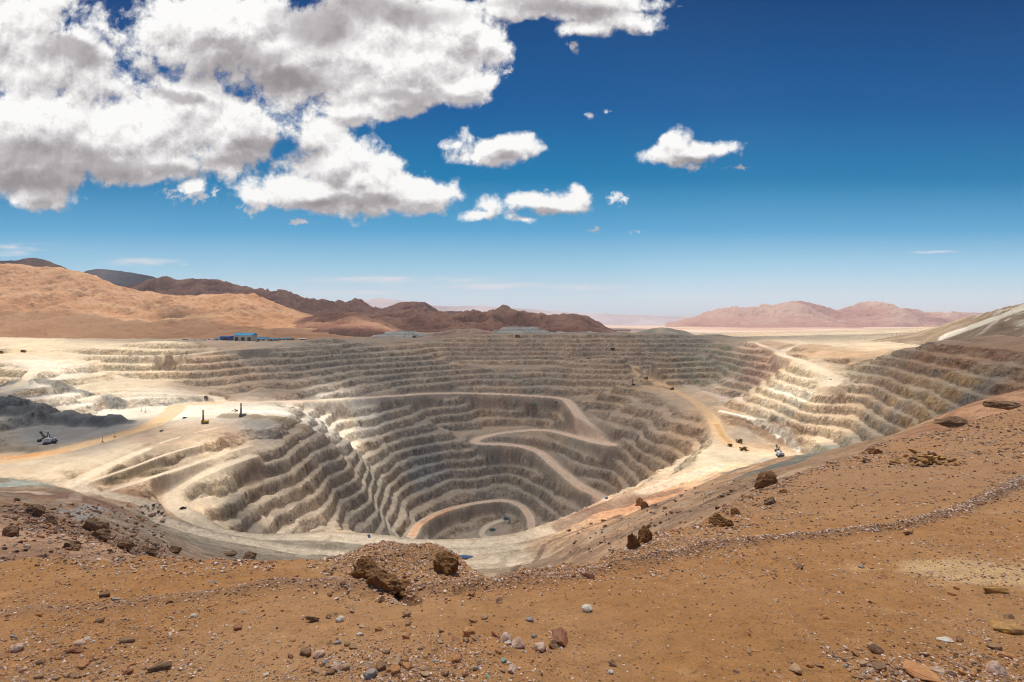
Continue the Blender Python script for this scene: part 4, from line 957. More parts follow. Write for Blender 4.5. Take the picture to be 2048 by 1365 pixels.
# ------------------------------------------------------------------ hills and the plain beyond the mine
def hill_mat(name, stops, sc, patch=None, bstr=0.6):
    m, T, bs = new_mat(name); co = T.n('ShaderNodeTexCoord').outputs['Object']
    at = T.n('ShaderNodeAttribute', attribute_name='rock').outputs['Fac']
    n1 = T.noise(co, sc, 8, 0.62); n2 = T.noise(co, sc * 7, 6, 0.68)
    f_ = T.math('ADD', T.math('MULTIPLY', n1, 0.5), T.math('ADD', T.math('MULTIPLY', n2, 0.3), T.math('MULTIPLY', at, 0.35)))
    T.link(T.ramp(f_, stops), bs.inputs['Base Color'])
    if patch:
        pl_ = T.n('ShaderNodeAttribute', attribute_name='pale').outputs['Fac']; c_ = bs.inputs['Base Color'].links[0].from_socket
        T.link(T.mix(pl_, c_, patch), bs.inputs['Base Color'])
    bump(T, bs, T.math('ADD', n1, T.math('MULTIPLY', n2, 0.35)), 0.12 / sc, bstr); return m
def hill(name, crest, Dc, Dn, Df, zfoot_near, zfoot_far, mat, amp, wl, seed, upx=(-500, 2600), nu=700, nv=170, pw=1.25, gull=1.0, pale=None, jag=1.7):
    """a range: crest seen at (px,py) standing Dc metres off; its near foot at Dn, far foot at Df"""
    px = np.array([c[0] for c in crest], float); py = np.array([c[1] for c in crest], float)
    upx = (max(upx[0], px[0]), min(upx[1], px[-1]))
    us = (np.linspace(upx[0], upx[1], nu) - PX0) / F; pxs = us * F + PX0
    # smooth crest
    cy = np.interp(pxs, px, py); ker = np.hanning(max(3, int(nu * 16 / (upx[1] - upx[0])) | 1)); ker /= ker.sum(); cyp = np.pad(cy, len(ker) // 2, 'edge'); cy = np.convolve(cyp, ker, 'valid')
    cy = cy + jag * fbm(pxs / 26, pxs * 0 + seed, 5, seed, 0.6)
    dcs = Dc(pxs) if callable(Dc) else np.full(nu, float(Dc))
    zc = (PY0 - cy) / F * dcs
    tv = np.concatenate([np.linspace(0, 1, int(nv * 0.78)), np.linspace(1, 2, nv - int(nv * 0.78))[1:]])
    T_, U_ = np.meshgrid(tv, us, indexing='ij')
    dn = Dn(pxs) if callable(Dn) else np.full(nu, float(Dn))
    D_ = np.where(T_ <= 1, dn + (dcs - dn) * T_, dcs + (Df - dcs) * (T_ - 1))
    up_ = np.where(T_ <= 1, T_ ** pw * (1.0) , (1 - (T_ - 1)) ** 1.4)
    X_ = U_ * D_
    fnear = np.array([(ground_z(u * d, d) - 1.5) if d < 3290 and abs(u) < 1.28 else zfoot_near for u, d in zip(us, dn)])
    zc = np.maximum(zc, fnear - 10)
    foot = np.where(T_ <= 1, fnear[None, :], zfoot_far); rel = np.maximum(zc - zfoot_near, 0)
    Zh = foot + (zc[None, :] - foot) * up_
    Zh[0] -= 14
    body = np.sin(np.clip(T_, 0, 1) * np.pi * 0.5) ** 0.7 * np.where(T_ > 1, np.maximum(2 - T_, 0), 1)
    damp = 1.35 * body * (1 - 0.65 * np.exp(-((T_ - 1) / 0.10) ** 2))
    rg = ridged(X_ / wl, D_ / wl, 7, seed, 0.6)
    lo = fbm(X_ / (wl * 2.2), D_ / (wl * 2.2), 3, seed + 9)
    Zh = Zh + amp * damp * (gull * (rg - 0.62) + 0.6 * lo) * np.clip(rel / (rel.max() * 0.5 + 1e-6), 0.12, 1)
    gy_, gx_ = np.gradient(Zh); 
    rk_ = sstep(0.45, 0.85, rg) * np.clip(body, 0, 1)
    o = make_mesh(name, np.stack([X_, D_, Zh], -1).reshape(-1, 3), grid_faces(len(tv), nu), mat, {'rock': ('FLOAT', rk_.ravel()), **({'pale': ('FLOAT', pale(X_ / D_ * F + PX0, PY0 - Zh / D_ * F, X_, D_).ravel())} if pale else {})})
    return tagd(o, kind='structure')
ORH = hill_mat('orange_hillside', [(0.25,(0.28,0.135,0.07)),(0.45,(0.44,0.235,0.125)),(0.62,(0.50,0.295,0.17)),(0.85,(0.38,0.18,0.095))], 0.004, bstr=1.0)
DKH2 = hill_mat('dark_red_hillside', [(0.3,(0.13,0.06,0.045)),(0.5,(0.23,0.11,0.08)),(0.7,(0.34,0.18,0.125))], 0.003, bstr=1.0)
ORH2 = hill_mat('sandy_hillside', [(0.25,(0.34,0.20,0.12)),(0.5,(0.55,0.40,0.28)),(0.8,(0.60,0.46,0.34))], 0.005)
DKH = hill_mat('dark_hillside', [(0.3,(0.085,0.045,0.04)),(0.5,(0.16,0.085,0.068)),(0.7,(0.25,0.135,0.10))], 0.003, bstr=1.0)
BRH = hill_mat('brown_hillside', [(0.3,(0.12,0.06,0.04)),(0.5,(0.25,0.12,0.08)),(0.7,(0.36,0.20,0.13))], 0.003, bstr=1.0)
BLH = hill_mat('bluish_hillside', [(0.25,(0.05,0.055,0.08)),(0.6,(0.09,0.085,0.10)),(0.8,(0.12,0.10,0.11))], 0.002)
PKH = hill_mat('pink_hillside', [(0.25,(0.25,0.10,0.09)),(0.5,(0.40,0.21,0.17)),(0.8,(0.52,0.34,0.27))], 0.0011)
FRH = hill_mat('far_hazed_hillside', [(0.25,(0.42,0.34,0.36)),(0.5,(0.52,0.43,0.44)),(0.8,(0.60,0.50,0.50))], 0.0008, bstr=0.3)  # distant haze painted into the colour, as the air box fades it too little
RTH = hill_mat('streaked_hillside', [(0.25,(0.16,0.11,0.07)),(0.5,(0.30,0.215,0.14)),(0.75,(0.40,0.30,0.20))], 0.012, patch=(0.74, 0.66, 0.53))
GNH = hill_mat('grey_green_hillside', [(0.25,(0.10,0.10,0.08)),(0.5,(0.17,0.15,0.12)),(0.8,(0.25,0.20,0.15))], 0.01)
PLN = hill_mat('desert_plain', [(0.25,(0.46,0.28,0.20)),(0.5,(0.62,0.42,0.32)),(0.8,(0.70,0.52,0.42))], 0.0009, bstr=0.15)
hill('hills', [(-700,600),(-300,512),(0,530),(60,534),(120,536),(180,551),(250,577),(290,588),(330,592),(380,596),(440,591),(480,586),(510,592),(540,604),(580,618),(620,628),(680,648),(740,668),(790,690)], 3900, 2350, 5200, -90, -90, ORH, 130, 360, 21, nu=760, nv=260, pw=1.1)
hill('hills', [(520,680),(560,660),(600,637),(640,627),(690,622),(730,632),(790,655),(860,680)], 3300, 2650, 3900, -92, -90, BRH, 60, 300, 33, nu=320)
hill('hills', [(-400,540),(0,522),(30,522),(70,517),(90,521),(125,534),(170,560)], 5600, 4800, 7000, 100, 0, DKH, 60, 500, 41, nu=300, nv=120)
hill('hills', [(130,560),(175,541),(195,538),(230,543),(260,546),(300,552),(330,560),(400,580)], 7500, 6800, 8600, 200, 0, BLH, 80, 900, 42, nu=240, nv=100)
hill('hills', [(200,610),(240,580),(275,562),(300,558),(330,559),(355,566),(375,561),(395,557),(415,557),(435,561),(470,572),(500,577),(530,586),(560,583),(575,583),(600,593),(640,601),(680,602),(700,607),(720,604),(745,616),(765,620),(790,613),(815,608),(850,608),(865,616),(880,627),(900,623),(925,622),(965,630),(985,624),(1008,615),(1022,622),(1040,634),(1080,641),(1120,650)], 6000, 4200, 7600, -60, -100, DKH2, 190, 400, 51, nu=900, nv=240)
hill('hills', [(560,665),(640,652),(700,640),(760,632),(790,630),(825,622),(850,630),(900,631),(960,631),(1000,634),(1050,634),(1095,640),(1150,640),(1170,641),(1200,650),(1225,659),(1245,672),(1262,690)], 4600, 2900, 5600, -97, -120, BRH, 130, 310, 61, nu=800, nv=240, pw=1.15)
hill('hills', [(1235,690),(1262,668),(1290,659),(1310,657),(1340,657),(1365,662),(1395,672),(1425,668),(1450,669),(1480,675),(1510,690)], 3100, 2700, 3500, -110, -110, GNH, 30, 160, 71, nu=300, nv=110)
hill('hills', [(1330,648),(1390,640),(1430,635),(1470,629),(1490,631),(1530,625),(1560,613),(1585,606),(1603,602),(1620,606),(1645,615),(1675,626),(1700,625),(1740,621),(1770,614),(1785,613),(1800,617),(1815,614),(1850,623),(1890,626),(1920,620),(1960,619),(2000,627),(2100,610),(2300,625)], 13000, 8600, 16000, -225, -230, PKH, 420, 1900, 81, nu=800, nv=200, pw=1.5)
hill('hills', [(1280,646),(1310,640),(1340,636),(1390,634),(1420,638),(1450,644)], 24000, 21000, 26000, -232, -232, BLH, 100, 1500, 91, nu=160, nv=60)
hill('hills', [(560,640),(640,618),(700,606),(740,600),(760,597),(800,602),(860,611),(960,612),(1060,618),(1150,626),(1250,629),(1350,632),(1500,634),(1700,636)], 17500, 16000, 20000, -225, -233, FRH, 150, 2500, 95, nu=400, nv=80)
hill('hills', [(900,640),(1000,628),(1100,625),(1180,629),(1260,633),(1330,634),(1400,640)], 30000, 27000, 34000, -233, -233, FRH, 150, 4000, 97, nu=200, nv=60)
def rdc(px): return np.interp(px, [1780, 2048, 2500], [2100, 1500, 1250])
def rdn(px): return np.interp(px, [1780, 2048, 2500], [1600, 1050, 900])
hill('hills', [(1700,690),(1780,674),(1830,666),(1880,652),(1920,640),(1960,628),(1990,619),(2015,613),(2048,607),(2150,590),(2400,560),(2600,560)], rdc, rdn, 2700, -62, -130, RTH, 40, 150, 101, nu=600, nv=220, pw=0.95,
     pale=lambda px, py, x, y: np.clip(sstep(0.55, 0.9, np.exp(-(((py - (688 - (px - 1850) * 0.36)) / 8) ** 2)) * sstep(1840, 1900, px) + 0.35 * fbm(x / 60, y / 60, 5, 130)) + 0.7 * sstep(0.25, 0.5, fbm(x / 90, y / 35, 5, 131)) * sstep(1900, 1960, px) * (1 - sstep(655, 690, py)), 0, 1))
# the plain as one sheet to the horizon
nv_ = 260; nu_ = 500
pl = np.concatenate([np.linspace(math.log(2550), math.log(200000), nv_)]); D_ = np.exp(pl)[:, None] * np.ones((1, nu_)); U_ = np.ones((nv_, 1)) * np.linspace(-1.8, 1.8, nu_)[None]
X_ = U_ * D_; z0 = np.interp(D_, [2500, 3300, 8000, 20000, 60000, 200000], [-97, -104, -150, -232, -236, -240])
Zp = z0 + np.minimum(D_ * 0.002, 14) * fbm(X_ / 900, D_ / 900, 4, 111)
tagd(make_mesh('plain', np.stack([X_, D_, Zp], -1).reshape(-1, 3), grid_faces(nv_, nu_), PLN, {'rock': ('FLOAT', sstep(0.5, 0.8, ridged(X_ / 2500, D_ / 2500, 5, 113)).ravel())}), kind='structure')
# side and rear ground so that the world does not end beside the camera
def skirt():
    vs, fs = [], []
    a = [(-1.28 * d, d) for d in (21, 100, 400, 1200, 3300)]; 
    for sgn in (-1, 1):
        o = len(vs)
        for d in (3.0, 21, 60, 200, 600, 1500, 3300):
            dd = min(max(d, 22), 3290); z_ = ground_z(sgn * 1.279 * dd, dd) if d >= 21 else -8
            vs.append((sgn * 1.279 * d, d, z_ - 0.5)); vs.append((sgn * (1.279 * d + 6000), d, z_ - 60))
        for i in range(6): fs.append([o + 2 * i, o + 2 * i + 2, o + 2 * i + 3, o + 2 * i + 1])
    o = len(vs); vs += [(-6100, 3.0, -70), (6100, 3.0, -70), (6100, -6000, -90), (-6100, -6000, -90)]
    fs.append([o, o + 1, o + 2, o + 3])
    return vs, fs
v_, f_ = skirt()
tagd(make_mesh('terrain', v_, np.array(f_), ORH2, {'rock': ('FLOAT', np.full(len(v_), 0.4))}, smooth=False), kind='structure')

# ------------------------------------------------------------------ machines, buildings and other things of the mine
def paint(name, c, rough=0.55, metal=0.0, dirt=0.35):
    m, T, bs = new_mat(name); co = T.n('ShaderNodeTexCoord').outputs['Object']
    n_ = T.smooth(T.noise(co, 0.9, 6, 0.65), 0.42, 0.72)
    T.link(T.mix(T.math('MULTIPLY', n_, dirt), c, (0.38, 0.29, 0.20)), bs.inputs['Base Color'])
    bs.inputs['Roughness'].default_value = rough; bs.inputs['Metallic'].default_value = metal; return m
PM = {'yellow': paint('yellow_paint', (0.62,0.36,0.03)), 'white': paint('white_paint', (0.62,0.62,0.60)), 'blue': paint('blue_paint', (0.02,0.10,0.36)), 'roofblue': paint('blue_roof_sheet', (0.0,0.27,0.50), 0.4, 0, 0.12), 'dark': paint('dark_steel', (0.03,0.03,0.035)),
      'tyre': paint('tyre_rubber', (0.018,0.018,0.018), 0.9), 'grey': paint('grey_steel', (0.26,0.26,0.26)), 'orange': paint('orange_paint', (0.60,0.20,0.04)), 'purple': paint('weathered_steel', (0.10,0.085,0.10)), 'cream': paint('cream_wall', (0.55,0.50,0.44)),
      'red': paint('red_paint', (0.5,0.06,0.03)), 'glass': paint('dark_glass', (0.02,0.03,0.035), 0.1, 0, 0.1), 'teal': paint('teal_liner', (0.03,0.20,0.22))}
class MB:
    def __init__(s): s.v, s.f = [], []
    def box(s, c, d, rx=0, ry=0, rz=0, taper=1.0):
        from mathutils import Euler
        R = Euler((rx, ry, rz)).to_matrix(); o = len(s.v)
        for z in (-.5, .5):
            k = taper if z > 0 else 1.0
            for x, y in ((-.5, -.5), (.5, -.5), (.5, .5), (-.5, .5)):
                s.v.append(tuple(R @ Vector((x * d[0] * k, y * d[1] * k, z * d[2])) + Vector(c)))
        for q_ in ((3,2,1,0),(4,5,6,7),(0,1,5,4),(1,2,6,5),(2,3,7,6),(3,0,4,7)): s.f.append([o + i for i in q_])
        return s
    def bar(s, a, b, w, w2=None):
        a, b = Vector(a), Vector(b); d = b - a; L = d.length; R = d.to_track_quat('Z', 'Y').to_matrix(); o = len(s.v); w2 = w2 or w
        for z, ww in ((0, w), (L, w2)):
            for x, y in ((-.5, -.5), (.5, -.5), (.5, .5), (-.5, .5)): s.v.append(tuple(R @ Vector((x * ww, y * ww, z)) + a))
        for q_ in ((3,2,1,0),(4,5,6,7),(0,1,5,4),(1,2,6,5),(2,3,7,6),(3,0,4,7)): s.f.append([o + i for i in q_])
        return s
    def cyl(s, c, r_, h, axis='Z', n=16, r2=None):
        o = len(s.v); r2 = r_ if r2 is None else r2
        for z, rr_ in ((-h / 2, r_), (h / 2, r2)):
            for i in range(n):
                a = 2 * math.pi * i / n; p = (rr_ * math.cos(a), rr_ * math.sin(a), z)
                p = {'Z': p, 'X': (p[2], p[0], p[1]), 'Y': (p[0], p[2], p[1])}[axis]; s.v.append((p[0] + c[0], p[1] + c[1], p[2] + c[2]))
        for i in range(n): j = (i + 1) % n; s.f.append([o + i, o + j, o + n + j, o + n + i])
        s.f.append([o + i for i in range(n)][::-1]); s.f.append([o + n + i for i in range(n)]); return s
    def build(s, name, mat, parent=None, bev=0.0):
        me = bpy.data.meshes.new(name); me.from_pydata(s.v, [], s.f); me.materials.append(PM[mat] if isinstance(mat, str) else mat)
        bm = bmesh.new(); bm.from_mesh(me); bmesh.ops.recalc_face_normals(bm, faces=bm.faces)
        if bev: bmesh.ops.bevel(bm, geom=list(bm.edges), offset=bev, segments=2, affect='EDGES')
        bm.to_mesh(me); bm.free()
        o = bpy.data.objects.new(name, me); COL.objects.link(o)
        if parent: o.parent = parent
        return o
def empty(name, loc, rz, label, cat, group=None, scale=1.0):
    o = bpy.data.objects.new(name, None); COL.objects.link(o); o.location = loc; o.rotation_euler = (0, 0, rz); o.scale = (scale,) * 3; o.empty_display_size = 1
    return tagd(o, label, cat, group)
def copy_tree(src, loc, rz, label, scale=None):
    def rec(o, par):
        c = o.copy(); COL.objects.link(c); c.parent = par
        for ch in [x for x in kids.get(o.name, [])]: rec(ch, c)
        return c
    kids = {}
    for x in list(COL.objects):
        if x.parent: kids.setdefault(x.parent.name, []).append(x)
    n = rec(src, None); n.location = loc; n.rotation_euler = (0, 0, rz); n['label'] = label
    if scale: n.scale = (scale,) * 3
    return n
R_ = math.radians
# blast hole drill rigs
def make_drill(loc, rz, label, body='yellow', scale=1.0):
    t = empty('drill_rig', loc, rz, label, 'drill rig', 'blast hole drills standing on the terraces', scale)
    b = MB().box((0,0,2.2),(13,4.2,1.0)).box((2.6,0,4.0),(7,4.0,2.6)).box((-1.5,1.2,3.5),(2,1.4,1.6)); b.build('body', body, t, 0.08)
    MB().box((-5.2,1.1,4.2),(2.4,2.0,2.8)).build('cab', body, t, 0.08); MB().box((-5.25,1.1,4.7),(2.46,2.06,1.1)).build('window', 'glass', t)
    for y in (-2.1, 2.1): MB().box((0,y,0.8),(9.5,1.2,1.5)).cyl((-4.7,y,.8),.75,1.2,'Y').cyl((4.7,y,.8),.75,1.2,'Y').build('track', 'dark', t)
    m = MB(); H = 24.0
    for x in (-.9, .9):
        for y in (-.8, .8): m.bar((x-3,y,1.2),(x-3,y,H),.42)
    for k in range(12):
        z = 2 + k * 1.85
        for y in (-.8, .8): m.bar((-3.9,y,z),(-2.1,y,z+1.8),.2)
        for x in (-.9, .9): m.bar((x-3,-.8,z+1.8),(x-3,.8,z),.2)
    m.box((-3,0,H),(2.4,2.0,.8)).box((-3,0,H*0.42),(1.5,1.3,9.5)); m.build('mast', 'purple', t)
    for x in (-6.3, 6.0): MB().cyl((x,0,.9),.45,1.8).box((x,0,.1),(1.2,1.2,.2)).build('jack', 'grey', t)
    return t
p = hit(410, 847); make_drill(p, R_(8), 'yellow drill rig with tall mast, left of the two on the bright left terrace', 'yellow', 1.05)
p = hit(485, 833); make_drill(p, R_(-4), 'grey green drill rig with tall mast, right of the two on the bright left terrace', 'grey', 1.05)
p = hit(1267, 771); make_drill(p, R_(6), 'dark drill rig with tall mast on the terrace edge right of the far pit wall', 'dark', 0.95)
# rope shovels
def make_shovel(loc, rz, label, scale=1.0, dip=0):
    t = empty('rope_shovel', loc, rz, label, 'mining shovel', 'electric shovels loading rock', scale)
    for y in (-4.0, 4.0): MB().box((0,y,1.3),(10.5,2.0,2.5)).cyl((-5.2,y,1.3),1.25,2.0,'Y').cyl((5.2,y,1.3),1.25,2.0,'Y').build('track', 'dark', t)
    MB().cyl((0,0,3.0),3.6,1.0).build('turntable', 'dark', t)
    h = MB().box((2.0,0,6.6),(13,9.0,6.0)).box((2.6,0,9.9),(8,5.0,.8)).build('machine_house', 'white', t, 0.15)
    MB().box((2.0,0,3.9),(14.5,10.4,.9)).build('deck', 'blue', t, 0.05)
    for y in (-1.8, 1.8): MB().box((8.56,y,7.2),(.12,1.6,1.5)).build('louvre', 'dark', h)
    MB().box((4.0,0,10.6),(4.5,3.0,.8)).build('roof_unit', 'blue', h)
    MB().box((8.9,0,4.6),(1.6,8.4,2.4)).build('counterweight', 'dark', t, 0.1)
    c = MB().box((-5.6,3.3,8.6),(3.4,2.8,3.4)).build('cab', 'white', t, 0.12); MB().box((-5.7,3.3,9.1),(3.46,2.86,1.2)).build('window', 'glass', c)
    b = MB()
    for y in (-1.5, 1.5): b.bar((-4.2,y,4.6),(-17,y*.6,16.5),1.2,.8)
    for k in range(5): q_ = .12 + k * .19; b.bar((-4.2-12.8*q_,-1.4,4.6+11.9*q_),(-4.2-12.8*q_,1.4,4.6+11.9*q_),.6)
    b.cyl((-17.2,0,16.8),1.3,2.0,'Y'); b.build('boom', 'dark', t)
    g = MB().bar((-1.5,-1.2,9.5),(-3.2,-.8,17.0),.6).bar((-1.5,1.2,9.5),(-3.2,.8,17.0),.6).bar((2.5,0,9.5),(-3.2,0,17.0),.5); g.build('gantry', 'dark', t)
    MB().bar((-3.2,-.6,17.0),(-17,-.5,17.6),.16).bar((-3.2,.6,17.0),(-17,.5,17.6),.16).build('cable', 'dark', t)
    MB().bar((-6.5,-1.1,11.2),(-18.5,-1.1,5.2 - dip),1.0,.8).bar((-6.5,1.1,11.2),(-18.5,1.1,5.2 - dip),1.0,.8).build('dipper_arm', 'dark', t)
    MB().box((-19.8,0,4.2 - dip),(3.6,4.0,3.6),0,R_(20),0).box((-21.6,-1.4,2.6 - dip),(.9,.4,.5)).box((-21.6,0,2.6 - dip),(.9,.4,.5)).box((-21.6,1.4,2.6 - dip),(.9,.4,.5)).build('bucket', 'dark', t, 0.1)
    return t
p = hit(99, 889); make_shovel(p, R_(-14), 'white and blue shovel digging the dark bank on the left terrace', 1.12)
p = hit(1560, 914, 850); make_shovel(p, R_(-98), 'blue and white shovel seen from behind at the right end of the machine terrace', 1.05, -2)
# haul trucks
def make_truck(loc, rz, label, scale=1.0, bed='dark'):
    t = empty('haul_truck', loc, rz, label, 'mining truck', 'haul trucks of the mine', scale)
    MB().box((0,0,2.6),(13,3.2,1.4)).build('chassis', 'yellow', t)
    d = MB(); d.box((1.2,0,4.0),(8.6,7.2,.5),0,R_(-7),0).box((1.4,-3.5,5.4),(9.0,.35,3.0),0,R_(-3),0).box((1.4,3.5,5.4),(9.0,.35,3.0),0,R_(-3),0).box((-3.2,0,5.9),(.4,7.2,3.0),0,R_(-18),0).box((-5.2,0,7.35),(4.6,7.2,.35)); d.build('dump_body', bed, t)
    MB().box((1.4,0,5.6),(8.0,6.6,2.6),0,0,0,.55).build('rock_load', RM['brown'], t)
    c = MB().box((-4.9,1.9,5.6),(2.4,2.4,2.2)).build('cab', 'yellow', t, .1); MB().box((-5.0,1.9,5.9),(2.46,2.46,.9)).build('window', 'glass', c)
    MB().box((-6.0,0,3.6),(2.4,6.4,1.6)).box((-7.1,0,2.6),(.4,5.6,2.4)).build('front_deck', 'yellow', t, .08)
    for x, y in ((-4.6,-2.8),(-4.6,2.8),(3.8,-3.1),(3.8,3.1),(3.8,-1.7),(3.8,1.7)): w_ = MB().cyl((x,y,1.9),1.9,1.3,'Y',20).build('wheel', 'tyre', t); MB().cyl((x,y,1.9),.8,1.4,'Y',12).build('rim', 'yellow', w_)
    return t
p = hit(1478, 886, 850); tk = make_truck(p, R_(200), 'dark loaded haul truck behind the other two on the machine terrace', 0.95)
for (px, py, a, lb, s_) in [(1486,902,190,'dark loaded haul truck nearest the shovel on the machine terrace',0.95),(1460,893,30,'pale haul truck, smallest of three on the machine terrace',0.72),(1293,758,215,'dark haul truck on the brown stretch of road above the terrace drill',1.0),(1344,780,205,'haul truck with a pale cab going down the ramp right of the terrace drill',0.95),
    (1035,675,180,'dark haul truck on the far rim in front of the grey heap',1.7),(829,676,170,'dark haul truck on the far rim beside the small grey heap',1.5),(1225,701,190,'haul truck on the upper road of the far wall at the right',1.5),(2,707,180,'dark haul truck at the left end of the upper rim road',1.0),(47,705,180,'dark haul truck, second from the left on the upper rim road',1.0),(412,796,180,'haul truck on the pale road behind the left terrace',0.6)]:
    copy_tree(tk, hit(px, py), R_(a), lb, s_)
# light vehicles
def make_pickup(loc, rz, label, col='white', scale=1.3):
    t = empty('pickup', loc, rz, label, 'pickup', 'light vehicles on the mine roads', scale)
    MB().box((0,0,.85),(5.2,1.9,.7)).build('body', col, t, .1); c = MB().box((-.3,0,1.5),(2.2,1.8,.75),0,0,0,.85).build('cab', col, t, .08); MB().box((-.3,0,1.52),(2.0,1.84,.4)).build('window', 'glass', c)
    for x in (-1.6, 1.6):
        for y in (-.9, .9): MB().cyl((x,y,.4),.4,.3,'Y',12).build('wheel', 'tyre', t)
    return t
for (px, py, lb, c_) in [(66,829,'dark light vehicle at the left end of the left terrace','dark'),(369,837,'small dark vehicle on the bright floor left of the two drills','dark'),(323,863,'grey vehicle beside the orange road on the left terrace','grey'),(261,713,'white vehicle on the upper rim road','white'),(1282,763,'dark service vehicle between the terrace drill and a haul truck','dark'),(366,1018,'dark vehicle parked on the curved road round the side pit','dark'),(738,1074,'blue vehicle on the pit lip road left of the pit bottom','blue'),(1661,760,'small vehicle at the bend of the wide right hand ramp','white'),(1213,998,'blue vehicle at the low end of the pink pit road','blue')]:
    make_pickup(hit(px, py), random.uniform(0, 3), lb, c_, 1.5)
# grader
t = empty('grader', hit(470, 823), R_(10), 'orange and yellow grader between the two drills on the left terrace', 'grader', None, 1.15)
MB().box((3.2,0,2.0),(4.5,2.2,1.7)).box((-2.0,0,2.3),(7,.6,.6)).build('body', 'orange', t, .08); c = MB().box((.2,0,3.2),(2.0,2.0,2.4)).build('cab', 'yellow', t, .05); MB().box((.2,0,3.5),(2.06,2.06,1.0)).build('window', 'glass', c)
MB().box((-2.0,0,.9),(.4,4.6,1.0),0,0,R_(35)).build('blade', 'grey', t)
for x, y in ((-5.2,-1.1),(-5.2,1.1),(2.2,-1.2),(2.2,1.2),(4.4,-1.2),(4.4,1.2)): MB().cyl((x,y,.8),.8,.5,'Y').build('wheel', 'tyre', t)
# light towers and masts
def make_tower(loc, H, label, col='red'):
    t = empty('light_mast', loc, 0, label, 'light mast', 'light masts on trailers', 1)
    MB().box((0,0,.7),(3.6,2.0,1.1)).build('trailer', col, t, .08); MB().bar((0,0,1.2),(0,0,H),.42,.26).bar((-.8,0,1.2),(0,0,H*.3),.12).bar((.8,0,1.2),(0,0,H*.3),.12).build('mast', 'grey', t)
    MB().box((0,0,H),(2.2,.4,.3)).box((-.8,0,H+.4),(.6,.3,.6)).box((.8,0,H+.4),(.6,.3,.6)).build('lamp_head', 'white', t); return t
for px, py, H, lb, c_ in [(205,885,13,'thin mast with red base beside the orange road, left of two','red'),(230,875,12,'thin mast with red base beside the orange road, right of two','red'),(1496,902,14,'thin mast right of the nearest truck on the machine terrace','red'),(582,1042,17,'tall thin mast on the side pit floor, left of a pair','dark'),(588,1038,17,'tall thin mast on the side pit floor, right of a pair','grey'),(283,823,11,'thin mast behind the orange road, left of two at the back of the terrace','grey'),(291,825,11,'thin mast behind the orange road, right of two at the back of the terrace','grey')]:
    make_tower(hit(px, py), H, lb, c_)
# power poles
def make_pole(loc, H, label):
    t = empty('power_pole', loc, R_(random.uniform(-20, 20)), label, 'power pole', 'power poles beyond the right rim', 1)
    MB().bar((0,0,0),(0,0,H),.5,.35).build('post', 'grey', t); MB().box((0,0,H-1.2),(5,.3,.3)).box((0,0,H-3.2),(4,.3,.3)).build('crossarm', 'grey', t); return t
for k, (px, py, hp) in enumerate([(1731,681,8),(1783,677,9),(1793,676,9),(1812,674,8),(1835,672,15),(1843,668,10),(1832,694,15),(1836,693,13),(1840,694,14),(1844,693,13),(1720,681,6),(1698,682,6)]):
    p = hit(px, py); make_pole(p, hp / F * p[1] * 1.1, 'thin power pole number %d' % k if 0 else ['pole at the left of the row beyond the right rim','pole left of the middle of the row beyond the right rim','pole just right of that, third in the row','pole midway up to the hill foot','tallest pole below the streaked hill','pole highest up the foot of the streaked hill','leftmost of the close group of four poles on the rim','second from left in the close group of four poles on the rim','third from left in the close group of four poles on the rim','rightmost of the close group of four poles on the rim','short far pole at the left end, nearer the rim','short far pole farthest left of all'][k])
# buildings on the far rim
def rimpos(px, D): x = (px - PX0) / F * D; return (x, D, ground_z(x, D) - 0.5)
def make_shed(px, D, w, d, h, roof, wall, label, cat='building', doors=2, rz=0, name='workshop', gable=0.18):
    t = empty(name, rimpos(px, D), rz, label, cat, 'buildings of the mine camp on the far rim', 1)
    wl_ = MB().box((0,0,h/2),(w,d,h)).build('wall', wall, t)
    m = MB(); o = 0; g = h * gable + 1; e = w * .02 + .6
    m.v = [(-w/2-e,-d/2-e,h),(w/2+e,-d/2-e,h),(w/2+e,d/2+e,h),(-w/2-e,d/2+e,h),(-w/2-e,0,h+g),(w/2+e,0,h+g)]
    m.f = [[0,1,5,4],[2,3,4,5],[0,4,3],[1,2,5],[0,3,2,1]]; m.build('roof', roof, t)
    for k in range(doors):
        x = -w/2 + w * (k + .5) / doors; MB().box((x,-d/2-.15,h*.33),(w/doors*.55,.3,h*.66)).build('door', 'dark', t)
    return t
make_shed(491, 2320, 84, 46, 26, 'roofblue', 'cream', 'large workshop with bright blue roof, pale walls and dark doors', doors=3, gable=.35)
make_shed(454, 2300, 46, 30, 17, 'blue', 'blue', 'dark blue box shaped shed left of the large workshop', doors=1, gable=.1)
make_shed(473, 2330, 18, 16, 9, 'roofblue', 'roofblue', 'small light blue shed between the blue box and the workshop', doors=1)
for px, D, w, lb in [(524,2360,50,'long low pale shed with blue roof just right of the workshop'),(548,2380,44,'long low blue roofed shed, second right of the workshop'),(566,2390,34,'low blue roofed shed, third right of the workshop'),(578,2400,26,'short blue shed at the right end of the row'),(440,2360,40,'low grey roofed shed behind the dark blue box'),(526,2480,44,'small blue roofed shed uphill behind the row')]:
    make_shed(px, D, w, 16, 9, 'roofblue', 'white' if w > 30 else 'cream', lb, doors=2, name='shed')
make_shed(584, 2405, 18, 12, 6, 'dark', 'dark', 'dark low shed at the far right end of the row', doors=1, name='shed'); make_shed(606, 2410, 36, 14, 6, 'white', 'white', 'white tent roofed shed standing apart on the right', doors=1, name='shed')
r = random.Random(3)
CP = [(368,2250),(374,2230),(382,2240),(389,2255),(395,2235),(402,2250),(409,2260),(418,2300),(428,2290),(436,2270),(515,2260),(538,2290),(556,2300),(545,2310),(1042,2330),(1064,2330),(344,2400),(402,2300)]
